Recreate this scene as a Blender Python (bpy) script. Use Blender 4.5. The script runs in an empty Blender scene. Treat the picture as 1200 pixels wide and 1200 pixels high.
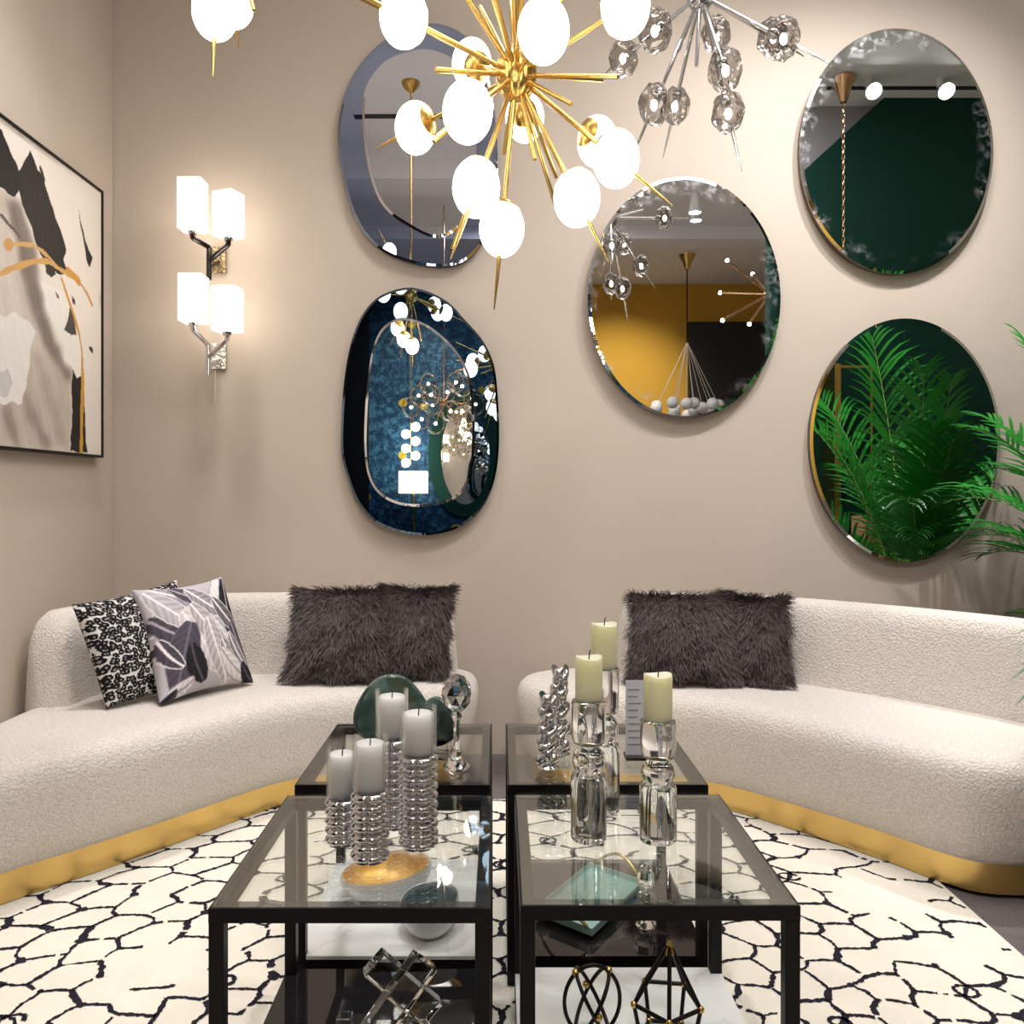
import bpy, bmesh, math, random
import numpy as np
from mathutils import Vector, Matrix
random.seed(7); RNG = np.random.default_rng(7)
PI = math.pi
SC = bpy.context.scene
COL = SC.collection

# ------------------------------------------------------------------ camera, world, lights, exposure
CZ, F = 1.1, 1000.0            # camera height, focal length in pixels of a 1200 px frame
VX, VY = 585.0, 578.0          # vanishing point
WY, LX, ZC = 3.6, -1.63, 3.7   # back wall, left wall, ceiling
cam_data = bpy.data.cameras.new('camera')
cam = bpy.data.objects.new('camera', cam_data); COL.objects.link(cam)
cam.location = (0, 0, CZ); cam.rotation_euler = (PI/2, 0, 0)
cam_data.sensor_width = 36; cam_data.sensor_fit = 'HORIZONTAL'
cam_data.lens = 36*F/1200
cam_data.shift_x = (600-VX)/1200; cam_data.shift_y = (VY-600)/1200
cam_data.clip_start = .05; cam_data.clip_end = 60
SC.camera = cam

world = bpy.data.worlds.new('world'); SC.world = world; world.use_nodes = True
world.node_tree.nodes['Background'].inputs[0].default_value = (1, .95, .9, 1)
world.node_tree.nodes['Background'].inputs[1].default_value = .1

def spot(name, loc, aim, watt, size=100, blend=1, col=(1, .93, .84), rad=.05):
    d = bpy.data.lights.new(name, 'SPOT'); d.energy = watt; d.spot_size = math.radians(size)
    d.spot_blend = blend; d.color = col; d.shadow_soft_size = rad
    o = bpy.data.objects.new(name, d); COL.objects.link(o); o.location = loc
    o.rotation_euler = (Vector(aim)-Vector(loc)).to_track_quat('-Z', 'Y').to_euler()
    return o
def area(name, loc, sx, sy, watt, col=(1, .94, .87), aim=None):
    d = bpy.data.lights.new(name, 'AREA'); d.shape = 'RECTANGLE'; d.size = sx; d.size_y = sy
    d.energy = watt; d.color = col
    o = bpy.data.objects.new(name, d); COL.objects.link(o); o.location = loc
    if aim: o.rotation_euler = (Vector(aim)-Vector(loc)).to_track_quat('-Z', 'Y').to_euler()
    return o
NEU = (1, .965, .93)
area('added_ceiling_area', (.9, 2.1, 3.66), 1.5, .5, 42, NEU)  # added soft light, no fixture; kept out of the mirrors
area('added_area_behind', (.38, -.8, 3.66), .7, .7, 45, NEU)  # added frontal light for candles and card, no fixture, unseen by mirrors
spot('added_table_spot', (0, .15, 3.6), (0, 1.75, .4), 90, 40, .8, NEU)  # added narrow spot that whitens the candles, no lamp of the room
spot('downlight_sofa_left', (-1.15, 2.75, 3.6), (-1.2, 2.7, .4), 150, 60, 1, NEU, .12)
spot('downlight_sofa_middle', (-.45, 2.85, 3.6), (-.5, 3.15, .4), 70, 60, 1, NEU, .12)
spot('downlight_sofa_right', (1.25, 2.7, 3.6), (1.3, 2.75, .4), 48, 55, 1, NEU, .12)
spot('wall_spot_right', (1.75, 2.35, 3.6), (1.45, 3.6, 1.7), 135, 85, 1, (1, .97, .97))
spot('wall_spot_far_right', (1.05, 2.3, 3.6), (1.1, 3.6, 1.9), 65, 80, 1, (1, .97, .97))
spot('downlight_tables', (0, 1.7, 3.6), (0, 1.9, 0), 120, 85, 1, NEU)
spot('added_palm_spot', (2.05, 3.25, 3.6), (2.05, 2.45, 1.0), 260, 42, .8, NEU)  # added to brighten the palm's wall side in the mirror
spot('back_room_yellow', (1.6, -2.0, 3.6), (1.4, -3.5, 1.6), 170, 90)
spot('back_room_blue', (-.6, -1.6, 3.6), (-.6, -3.5, 1.8), 170, 100)
spot('front_fill_left', (-.7, .2, 3.6), (-1.0, 2.2, .0), 48, 60, 1, NEU)
spot('front_fill_right', (.9, .2, 3.6), (1.0, 2.0, .0), 60, 60, 1, NEU)
vs = SC.view_settings
vs.view_transform = 'Standard'; vs.look = 'None'; vs.gamma = 1; vs.use_curve_mapping = False
vs.exposure = 0.06
SC.cycles.max_bounces = 14; SC.cycles.transparent_max_bounces = 24
SC.cycles.transmission_bounces = 12; SC.cycles.glossy_bounces = 8
SC.cycles.caustics_reflective = False; SC.cycles.caustics_refractive = False
SC.cycles.sample_clamp_indirect = 6

# ------------------------------------------------------------------ helpers
def P(px, py, Y): return Vector(((px-VX)/F*Y, Y, CZ-(py-VY)/F*Y))
def s2l(c):
    c = c/255.0
    return c/12.92 if c <= .04045 else ((c+.055)/1.055)**2.4
def S(r, g, b): return (s2l(r), s2l(g), s2l(b), 1)

class MB:
    def __init__(s): s.v = []; s.f = []; s.m = []; s.mi = 0
    def add(s, vs_, fs):
        n = len(s.v); s.v += [tuple(v) for v in vs_]
        for f in fs: s.f.append(tuple(i+n for i in f)); s.m.append(s.mi)
        return s
    def box(s, x0, x1, y0, y1, z0, z1, M=None):
        vv = [Vector((x, y, z)) for z in (z0, z1) for y in (y0, y1) for x in (x0, x1)]
        if M: vv = [M @ v for v in vv]
        return s.add(vv, [(0,2,3,1),(4,5,7,6),(0,1,5,4),(2,6,7,3),(0,4,6,2),(1,3,7,5)])
    def rings(s, rings, closed=True, cap0=True, cap1=True, loop=False):
        n = len(rings[0]); vv = [p for r in rings for p in r]; fs = []
        R = len(rings)
        for i in range(R if loop else R-1):
            a = i*n; b = ((i+1) % R)*n
            for j in range(n if closed else n-1):
                k = (j+1) % n
                fs.append((a+j, a+k, b+k, b+j))
        if cap0 and not loop: fs.append(tuple(range(n-1, -1, -1)))
        if cap1 and not loop: fs.append(tuple((R-1)*n+i for i in range(n)))
        return s.add(vv, fs)
    def tube(s, pts, r, n=8, closed=False, M=None):
        pts = [Vector(p) for p in pts]; N = len(pts); rs = r if hasattr(r, '__len__') else [r]*N
        rings = []; up = None
        for i in range(N):
            if closed: t = pts[(i+1) % N]-pts[i-1]
            else: t = pts[min(i+1, N-1)]-pts[max(i-1, 0)]
            t.normalize()
            if up is None:
                up = t.cross(Vector((0, 0, 1)))
                if up.length < .05: up = t.cross(Vector((0, 1, 0)))
            up = (up-t*up.dot(t)).normalized(); w = t.cross(up)
            rr = [pts[i]+(up*math.cos(2*PI*j/n)+w*math.sin(2*PI*j/n))*rs[i] for j in range(n)]
            if M: rr = [M @ p for p in rr]
            rings.append(rr)
        return s.rings(rings, loop=closed)
    def lathe(s, prof, n=24, M=None, mod=None, cap0=True, cap1=True):
        rings = []
        for r, z in prof:
            rr = []
            for j in range(n):
                a = 2*PI*j/n; q = r if mod is None else mod(r, z, a)
                p = Vector((q*math.cos(a), q*math.sin(a), z)); rr.append(M @ p if M else p)
            rings.append(rr)
        return s.rings(rings, cap0=cap0, cap1=cap1)
    def sphere(s, c, rx, ry=None, rz=None, nu=20, nv=12, M=None, t0=0.0, t1=PI):
        ry = ry or rx; rz = rz or rx
        rings = []
        for i in range(nv+1):
            t = t0+(t1-t0)*i/nv; t = min(max(t, .002), PI-.002)
            rr = []
            for j in range(nu):
                a = 2*PI*j/nu
                p = Vector((rx*math.sin(t)*math.cos(a), ry*math.sin(t)*math.sin(a), -rz*math.cos(t)))
                if M: p = M @ p
                rr.append(p+Vector(c))
            rings.append(rr)
        return s.rings(rings)
    def build(s, name, mat, parent=None, smooth=40, loc=None, bevel=0):
        me = bpy.data.meshes.new(name); me.from_pydata(s.v, [], s.f); me.update()
        mats = mat if isinstance(mat, (list, tuple)) else [mat]
        for m in mats: me.materials.append(m)
        if len(mats) > 1: me.polygons.foreach_set('material_index', s.m)
        bm = bmesh.new(); bm.from_mesh(me); bmesh.ops.recalc_face_normals(bm, faces=bm.faces)
        if bevel: bmesh.ops.bevel(bm, geom=bm.edges[:], offset=bevel, segments=2, affect='EDGES', profile=.5)
        bm.to_mesh(me); bm.free()
        if smooth:
            me.polygons.foreach_set('use_smooth', [True]*len(me.polygons))
            if smooth < 170: me.set_sharp_from_angle(angle=math.radians(smooth))
        return link(name, me, parent, loc)
def link(name, me, parent=None, loc=None):
    o = bpy.data.objects.new(name, me); COL.objects.link(o)
    if loc is not None: o.location = loc
    if parent is not None:
        o.parent = parent
        if loc is None: o.location = -world_loc(parent)      # meshes are written in world space
    return o
def world_loc(o):
    v = Vector(o.location)
    while o.parent: o = o.parent; v += Vector(o.location)
    return v
def thing(name, loc, label, cat, group=None):
    o = bpy.data.objects.new(name, None); COL.objects.link(o); o.location = loc; o.empty_display_size = .05
    return tag(o, label, cat, group)
def tag(o, label, cat, group=None, kind=None):
    o['label'] = label; o['category'] = cat
    if group: o['group'] = group
    if kind: o['kind'] = kind
    return o
def struct(o): o['kind'] = 'structure'; return o
def copy_tree(o, parent=None):
    c = o.copy(); COL.objects.link(c)
    if parent is not None: c.parent = parent
    for ch in list(o.children): copy_tree(ch, c)
    return c
def catmull(pts, n, closed=True):
    pts = [Vector(p) for p in pts]; N = len(pts); out = []
    segs = N if closed else N-1; dense = []
    for i in range(segs):
        g = (lambda k: pts[k % N]) if closed else (lambda k: pts[min(max(k, 0), N-1)])
        p0, p1, p2, p3 = g(i-1), g(i), g(i+1), g(i+2)
        for k in range(24):
            t = k/24
            dense.append(.5*((2*p1)+(p2-p0)*t+(2*p0-5*p1+4*p2-p3)*t*t+(3*p1-p0-3*p2+p3)*t**3))
    if not closed: dense.append(pts[-1])
    L = [0]
    M = len(dense)
    for i in range(1, M+(1 if closed else 0)): L.append(L[-1]+(dense[i % M]-dense[i-1]).length)
    tot = L[-1]; j = 0
    cnt = n if closed else n-1
    for k in range(n):
        d = tot*k/cnt
        while j < len(L)-2 and L[j+1] < d: j += 1
        t = (d-L[j])/max(L[j+1]-L[j], 1e-9)
        out.append(dense[j % M].lerp(dense[(j+1) % M], min(t, 1)))
    return out
def align(d, origin=(0, 0, 0)):
    return Matrix.Translation(origin) @ Vector(d).to_track_quat('Z', 'Y').to_matrix().to_4x4()

# ------------------------------------------------------------------ materials
class NT:
    def __init__(s, name):
        s.m = bpy.data.materials.new(name); s.m.use_nodes = True; s.t = s.m.node_tree
        s.t.nodes.clear(); s.out = s.n('ShaderNodeOutputMaterial')
    def n(s, typ, **k):
        o = s.t.nodes.new(typ)
        for a, b in k.items(): setattr(o, a, b)
        return o
    def l(s, a, b): s.t.links.new(a, b)
    def coord(s, out='Object', scale=(1, 1, 1)):
        tc = s.n('ShaderNodeTexCoord'); mp = s.n('ShaderNodeMapping'); s.l(tc.outputs[out], mp.inputs[0])
        mp.inputs['Scale'].default_value = scale; return mp.outputs[0]
    def noise(s, scale, detail=3, rough=.5, vec=None):
        o = s.n('ShaderNodeTexNoise'); o.inputs['Scale'].default_value = scale
        o.inputs['Detail'].default_value = detail; o.inputs['Roughness'].default_value = rough
        s.l(vec if vec is not None else s.coord(), o.inputs['Vector']); return o.outputs['Fac']
    def vor(s, scale, vec=None, feature='F1', rnd=1):
        o = s.n('ShaderNodeTexVoronoi', feature=feature); o.inputs['Scale'].default_value = scale
        o.inputs['Randomness'].default_value = rnd
        s.l(vec if vec is not None else s.coord(), o.inputs['Vector']); return o.outputs['Distance']
    def ramp(s, fac, stops, interp='LINEAR'):
        r = s.n('ShaderNodeValToRGB'); r.color_ramp.interpolation = interp; e = r.color_ramp.elements
        e[0].position, e[0].color = stops[0]; e[1].position, e[1].color = stops[-1]
        for p, c in stops[1:-1]: x = e.new(p); x.color = c
        s.l(fac, r.inputs[0]); return r.outputs[0]
    def math(s, op, a, b=None, clamp=False):
        o = s.n('ShaderNodeMath', operation=op, use_clamp=clamp)
        for i, q in enumerate((a, b)):
            if q is None: continue
            if isinstance(q, (int, float)): o.inputs[i].default_value = q
            else: s.l(q, o.inputs[i])
        return o.outputs[0]
    def bump(s, h, strength=.3, dist=.01):
        o = s.n('ShaderNodeBump'); o.inputs['Strength'].default_value = strength
        o.inputs['Distance'].default_value = dist; s.l(h, o.inputs['Height']); return o.outputs[0]
    def pr(s, base=None, rough=.5, metal=0, spec=.5, normal=None, **k):
        b = s.n('ShaderNodeBsdfPrincipled')
        if base is not None:
            if isinstance(base, tuple): b.inputs['Base Color'].default_value = base
            else: s.l(base, b.inputs['Base Color'])
        if isinstance(rough, (int, float)): b.inputs['Roughness'].default_value = rough
        else: s.l(rough, b.inputs['Roughness'])
        b.inputs['Metallic'].default_value = metal; b.inputs['Specular IOR Level'].default_value = spec
        if normal is not None: s.l(normal, b.inputs['Normal'])
        for a, v in k.items():
            inp = b.inputs[a.replace('_', ' ')]
            if hasattr(v, 'is_output'): s.l(v, inp)
            else: inp.default_value = v
        return b.outputs[0]
    def done(s, sh): s.l(sh, s.out.inputs[0]); return s.m

def simple(name, base, rough=.5, metal=0, spec=.5, nz=0, nscale=30, bump=0, bscale=60, **k):
    t = NT(name); b = base
    if nz:
        f = t.noise(nscale)
        lo = tuple(c*(1-nz) for c in base[:3])+(1,); hi = tuple(min(1, c*(1+nz)) for c in base[:3])+(1,)
        b = t.ramp(f, [(.3, lo), (.7, hi)])
    nrm = t.bump(t.noise(bscale, 4), bump) if bump else None
    return t.done(t.pr(b, rough, metal, spec, nrm, **k))
def emis(name, col, strength, rough=.4):
    t = NT(name)
    return t.done(t.pr(col, rough, 0, .5, None, Emission_Color=col, Emission_Strength=strength))
def thin_glass(name, tint, refl=.9, rough=.0, bump=0, bscale=40, blend=.25, rcol=(1, 1, 1, 1)):
    t = NT(name)
    tr = t.n('ShaderNodeBsdfTransparent'); tr.inputs[0].default_value = tint
    gl = t.n('ShaderNodeBsdfGlossy'); gl.inputs['Roughness'].default_value = rough; gl.inputs[0].default_value = rcol
    lw = t.n('ShaderNodeLayerWeight'); lw.inputs[0].default_value = blend
    if bump:
        nb = t.bump(t.vor(bscale, feature='SMOOTH_F1'), bump, .02)
        t.l(nb, gl.inputs['Normal']); t.l(nb, lw.inputs['Normal'])
    f = t.math('MULTIPLY', lw.outputs['Fresnel'], refl, True)
    mx = t.n('ShaderNodeMixShader'); t.l(f, mx.inputs[0]); t.l(tr.outputs[0], mx.inputs[1]); t.l(gl.outputs[0], mx.inputs[2])
    return t.done(mx.outputs[0])
def crystal_mat(name, col=(1, 1, 1, 1), ior=1.5):
    t = NT(name)
    g = t.n('ShaderNodeBsdfGlass'); g.inputs[0].default_value = col; g.inputs['IOR'].default_value = ior
    g.inputs['Roughness'].default_value = 0
    return t.done(g.outputs[0])
def mirror_mat(name, col, antique=None, rough=.0):
    t = NT(name)
    gl = t.n('ShaderNodeBsdfGlossy'); gl.inputs[0].default_value = col; gl.inputs['Roughness'].default_value = rough
    if not antique: return t.done(gl.outputs[0])
    ax, az = antique
    sep = t.n('ShaderNodeSeparateXYZ'); t.l(t.coord('Object', (1/ax, 1, 1/az)), sep.inputs[0])
    r = t.math('SQRT', t.math('ADD', t.math('MULTIPLY', sep.outputs[0], sep.outputs[0]), t.math('MULTIPLY', sep.outputs[2], sep.outputs[2])))
    patch = t.ramp(t.noise(5, 2), [(.46, (0, 0, 0, 1)), (.62, (1, 1, 1, 1))])
    edge = t.math('MULTIPLY', t.math('MULTIPLY', t.math('SUBTRACT', r, .82, True), 5.0, True), patch, True)
    nz = t.ramp(t.noise(26, 6, .65), [(.47, (0, 0, 0, 1)), (.66, (.8, .8, .8, 1))])
    fac = t.math('MULTIPLY', edge, nz, True)
    gl2 = t.n('ShaderNodeBsdfGlossy'); gl2.inputs[0].default_value = (.75, .77, .8, 1); gl2.inputs['Roughness'].default_value = .45
    mx = t.n('ShaderNodeMixShader'); t.l(fac, mx.inputs[0]); t.l(gl.outputs[0], mx.inputs[1]); t.l(gl2.outputs[0], mx.inputs[2])
    return t.done(mx.outputs[0])

def m_wall(name, base, seam=None):
    t = NT(name)
    big = t.noise(1.1, 2); fine = t.noise(160, 2)
    lo = tuple(c*.96 for c in base[:3])+(1,); hi = tuple(min(1, c*1.04) for c in base[:3])+(1,)
    return t.done(t.pr(t.ramp(big, [(.3, lo), (.7, hi)]), .75, 0, .25, t.bump(fine, .06, .004)))
M_WALL = m_wall('wall_taupe', S(200, 187, 174))
M_CEIL = simple('ceiling_paint', (.84, .85, .88, 1), .8, nz=.02, nscale=2)
M_CARPET = simple('grey_carpet', S(112, 104, 104), .95, nz=.25, nscale=220, bump=.4, bscale=260, spec=.1)
M_RUG = simple('cream_rug', S(242, 235, 222), .95, nz=.045, nscale=7, bump=.35, bscale=240, spec=.1)
M_RUGLINE = simple('rug_dark_yarn', S(42, 39, 50), .95, nz=.3, nscale=200, spec=.1)
def m_boucle():
    t = NT('boucle_fabric')
    v = t.coord()
    a = t.vor(150, v, 'SMOOTH_F1'); b = t.noise(190, 3, .6, v)
    h = t.math('ADD', t.math('MULTIPLY', a, 1.0), t.math('MULTIPLY', b, .7))
    col = t.ramp(h, [(.3, S(238, 232, 226)), (.9, S(214, 206, 198))])
    return t.done(t.pr(col, .95, 0, .15, t.bump(h, .6, .007), Sheen_Weight=.3))
M_BOUCLE = m_boucle()
def m_brass(name, base, rough=.22):
    t = NT(name)
    st = t.noise(9, 2, .5, t.coord('Object', (1, 1, .12)))  # vertical streaks put the plinth's patchy reflections into the colour
    lo = tuple(c*.90 for c in base[:3])+(1,)
    return t.done(t.pr(t.ramp(st, [(.3, lo), (.7, base)]), rough, 1, .5))
M_BRASS = m_brass('polished_brass', (.70, .47, .15, 1), .26)
M_PLINTH = m_brass('brushed_brass_band', (.76, .52, .18, 1), .33)
M_ROSE = m_brass('rose_brass', (.80, .52, .30, 1), .2)
M_CHROME = simple('chrome', (.74, .74, .77, 1), .06, 1, nz=.02)
M_DCHROME = simple('dark_chrome', (.07, .065, .065, 1), .15, 1, nz=.05)
M_HAMMER = simple('hammered_dark_bronze', (.42, .32, .20, 1), .15, 1, nz=.4, nscale=60, bump=1.0, bscale=70)
M_HAMMER2 = simple('hammered_chrome', (.7, .68, .64, 1), .1, 1, nz=.3, nscale=60, bump=1.0, bscale=70)
M_BLACK = simple('black_metal', S(13, 11, 11), .38, 0, .22, nz=.1)
M_BLACKGL = simple('black_glass', (.012, .011, .012, 1), .03, 0, .6, nz=.1)
def m_marble(name, base, vein, rough=.06):
    t = NT(name); v = t.coord()
    w = t.n('ShaderNodeTexNoise'); w.inputs['Scale'].default_value = 3; w.inputs['Detail'].default_value = 6
    w.inputs['Distortion'].default_value = 1.6; t.l(v, w.inputs['Vector'])
    d = t.math('ABSOLUTE', t.math('SUBTRACT', w.outputs['Fac'], .5))
    return t.done(t.pr(t.ramp(d, [(0, vein), (.012, tuple((vein[i]+base[i])/2 for i in range(3))+(1,)), (.03, base)]), rough, 0, .5))
M_WMARBLE = m_marble('white_marble', S(238, 238, 238), S(222, 222, 224))
M_KMARBLE = m_marble('black_marble', S(26, 22, 24), S(60, 55, 55), .04)
M_TGLASS = thin_glass('table_glass', (.96, .98, .972, 1), .42, blend=.14)
M_CLEAR = thin_glass('clear_glass_sleeve', (.985, .99, .99, 1), .45, blend=.22)
M_SMOKE = thin_glass('smoked_blown_glass', (.66, .64, .63, 1), .8, .03, .7, 38, .30)
M_BUBBLE = thin_glass('amber_bubble_glass', (.97, .95, .91, 1), .6, .0, 0, 45, .22)
M_CRYSTAL = crystal_mat('crystal_glass', (.985, .99, .99, 1), 1.5)
M_OPAL = emis('lit_opal_glass', (1, .94, .86, 1), 8.5)
M_BULB = emis('lit_bulb', (1, .90, .72, 1), 30)
M_SHADE = emis('lit_fabric_shade', (1, .92, .80, 1), 3.4, .8)
M_LED = emis('lit_lens', (1, .96, .9, 1), 40)
M_WAX = simple('white_wax', S(253, 252, 251), .5, nz=.005, Subsurface_Weight=1.0, Subsurface_Radius=(1, .97, .95), Subsurface_Scale=.06)
M_IVORY = simple('ivory_wax', S(252, 244, 206), .5, nz=.02, nscale=14, Subsurface_Weight=.9, Subsurface_Radius=(1, .9, .6), Subsurface_Scale=.03)
M_WICK = simple('wick', S(50, 45, 42), .9, nz=.2)
M_FUR = None
def m_fur():
    t = NT('charcoal_long_fur')
    return t.done(t.pr(t.ramp(t.noise(60, 3), [(.3, S(62, 54, 54)), (.7, S(112, 101, 101))]), .6, 0, .3))
M_FUR = m_fur()
def m_attr(name, rough=.7, bump=0):
    t = NT(name); a = t.n('ShaderNodeAttribute'); a.attribute_name = 'Col'
    f = t.noise(300, 2)
    return t.done(t.pr(a.outputs['Color'], rough, 0, .3, t.bump(f, .15, .004)))
M_LEAFPRINT = m_attr('leaf_print_cotton', .8)
M_CANVAS = m_attr('painted_canvas', .6)
def m_leopard():
    t = NT('leopard_print'); v = t.coord('UV', (1, 1, 1))
    nz = t.n('ShaderNodeTexNoise'); nz.inputs['Scale'].default_value = 9; t.l(v, nz.inputs['Vector'])
    mx = t.n('ShaderNodeMix', data_type='VECTOR'); mx.inputs[0].default_value = .06
    t.l(v, mx.inputs[4]); t.l(nz.outputs['Color'], mx.inputs[5]); vv = mx.outputs[1]
    vo = t.n('ShaderNodeTexVoronoi', voronoi_dimensions='2D'); vo.inputs['Scale'].default_value = 22; vo.inputs['Randomness'].default_value = .8
    t.l(vv, vo.inputs['Vector']); d = vo.outputs['Distance']; n2 = t.noise(48, 2, .5, vv)
    d2 = t.math('ADD', d, t.math('MULTIPLY', t.math('SUBTRACT', n2, .5), .55))
    col = t.ramp(d2, [(0, S(160, 158, 160)), (.13, S(140, 138, 140)), (.21, S(18, 16, 18)), (.52, S(22, 20, 22)), (.58, S(205, 202, 202)), (1, S(235, 232, 230))])
    return t.done(t.pr(col, .8, 0, .2))
M_LEOPARD = m_leopard()
def m_stone():
    t = NT('green_stone'); v = t.coord()
    n = t.noise(9, 6, .6, v)
    return t.done(t.pr(t.ramp(n, [(.3, S(30, 52, 46)), (.5, S(62, 84, 78)), (.62, S(112, 130, 124)), (.75, S(50, 74, 66))]), .12, 0, .5))
M_STONE = m_stone()
M_WENAMEL = simple('white_enamel', S(232, 233, 235), .12, nz=.01)
M_GOLDLEAF = simple('gold_leaf_glaze', (.80, .44, .09, 1), .35, .25, nz=.25, nscale=18, bump=.3, bscale=30)
M_TEAL = simple('teal_glaze', S(16, 92, 106), .12, 0, nz=.4, nscale=16)
M_TRAY = simple('pale_teal_tray', S(150, 186, 180), .1, 0, .6, nz=.22, nscale=12)
M_CARD = simple('white_card', S(226, 226, 236), .6, nz=.01)
M_PRINT = simple('grey_print', S(150, 150, 160), .7, nz=.05)
M_PALM = simple('palm_leaf', S(22, 116, 28), .38, 0, .5, nz=.4, nscale=3)
M_STEM = simple('palm_stem', S(110, 140, 60), .5, nz=.2, nscale=8)
M_POT = simple('dark_planter', S(50, 48, 48), .5, nz=.1)
M_SOIL = simple('soil', S(52, 40, 32), .95, nz=.3, bump=.5)
M_GREEN = m_wall('wall_dark_green', S(16, 62, 52))
M_YELLOW = m_wall('wall_mustard', S(206, 160, 58))
M_GREY = m_wall('wall_pale_grey', S(176, 174, 180))
M_VOID = simple('dark_opening_black', S(12, 11, 12), .6, nz=.1)  # flat black stands in for the darkness of unlit openings
M_CARTON = simple('carton_board', S(190, 150, 108), .8, nz=.05)
M_TAPE = simple('carton_tape', S(206, 176, 138), .4, nz=.03)
M_WOOD = simple('dark_wood', S(70, 46, 34), .5, nz=.3, nscale=9)
M_SLOT = simple('slot_black', S(40, 40, 42), .7, nz=.1)
M_BACKING = simple('mirror_edge_bronze', S(112, 98, 86), .4, .5, nz=.1)
M_NAVYEDGE = simple('mirror_edge_navy', S(30, 36, 50), .25, .4, nz=.1)
M_CABLE = simple('cable_beige', S(214, 200, 184), .6, nz=.02)
def m_paper():
    t = NT('blue_wallpaper'); v = t.coord()
    n = t.noise(15, 8, .75, v)
    base = t.ramp(n, [(.32, S(8, 26, 44)), (.5, S(20, 66, 98)), (.6, S(70, 124, 150)), (.75, S(14, 52, 84))])
    d = t.vor(2.9, v); n2 = t.noise(14, 3, .5, v)
    d2 = t.math('ADD', d, t.math('MULTIPLY', t.math('SUBTRACT', n2, .5), .12))
    f = t.ramp(d2, [(.15, (1, 1, 1, 1)), (.18, (0, 0, 0, 1))])
    mx = t.n('ShaderNodeMix', data_type='RGBA'); t.l(f, mx.inputs[0]); t.l(base, mx.inputs[6]); mx.inputs[7].default_value = S(196, 170, 40)
    return t.done(t.pr(mx.outputs[2], .6, 0, .3))
M_PAPER = m_paper()

# ------------------------------------------------------------------ the room
def wall(name, x0, x1, y0, y1, z0, z1, m):
    return struct(MB().box(x0, x1, y0, y1, z0, z1).build(name, m, smooth=0))
wall('floor', -3.6, 3.7, -3.6, 3.7, -.1, 0, M_CARPET)
wall('ceiling', -3.6, 3.7, -3.6, 3.7, ZC, ZC+.1, M_CEIL)
# the back wall is clad in tall panels with hairline joints
mb = MB()
for a, b in ((LX-.1, .182), (.1835, 3.7)): mb.box(a, b, WY, WY+.1, 0, ZC)
mb.box(LX-.1, 3.7, WY+.0007, WY+.1, 0, ZC)
struct(mb.build('wall_back', M_WALL, smooth=0))
mb = MB().box(LX-.1, LX, .8, WY-.004, 0, ZC)
struct(mb.build('wall_left', M_WALL, smooth=0))
wall('wall_side', LX-.1-1.4, LX-.1, .8, .9, 0, ZC, M_VOID)
wall('wall_far_left', -3.2, -3.1, -3.5, .9, 0, ZC, M_VOID)
wall('wall_right', 3.6, 3.7, -3.5, WY, 0, ZC, M_WALL)
gpts = [(1.78, 0), (3.6, 0), (3.6, ZC), (2.53, ZC), (1.78, 3.02)]      # partition with a raked top corner
struct(MB().rings([[(x, 1.4, z) for x, z in gpts], [(x, 1.5, z) for x, z in gpts]]).build('wall_green', M_GREEN, smooth=0))
wall('wall_grey', 2.0, 3.6, 1.28, 1.38, 0, ZC, M_GREY)
wall('wall_front', -1.62, .62, -3.6, -3.5, 0, ZC, M_PAPER)
wall('wall_front_dark', -3.2, -1.62, -3.6, -3.5, 0, ZC, M_VOID)
wall('wall_front_mustard', .62, 3.7, -3.6, -3.5, 0, ZC, M_YELLOW)
wall('wall_partition', 2.33, 3.6, -3.44, -3.34, 0, 3.2, M_VOID)
# ceiling features that the mirrors show: a beam, a slot diffuser, a step
struct(MB().box(-1.6, 3.6, .1, .5, ZC-.16, ZC).build('trim_1', M_CEIL, smooth=0))
struct(MB().box(-1.0, 1.5, 1.2, 1.26, ZC-.006, ZC).box(2.1, 3.2, 1.62, 1.66, ZC-.006, ZC).build('trim_2', M_SLOT, smooth=0))
struct(MB().box(-3.1, 3.6, -1.5, -1.2, ZC-.12, ZC).build('trim_3', M_CEIL, smooth=0))

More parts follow.
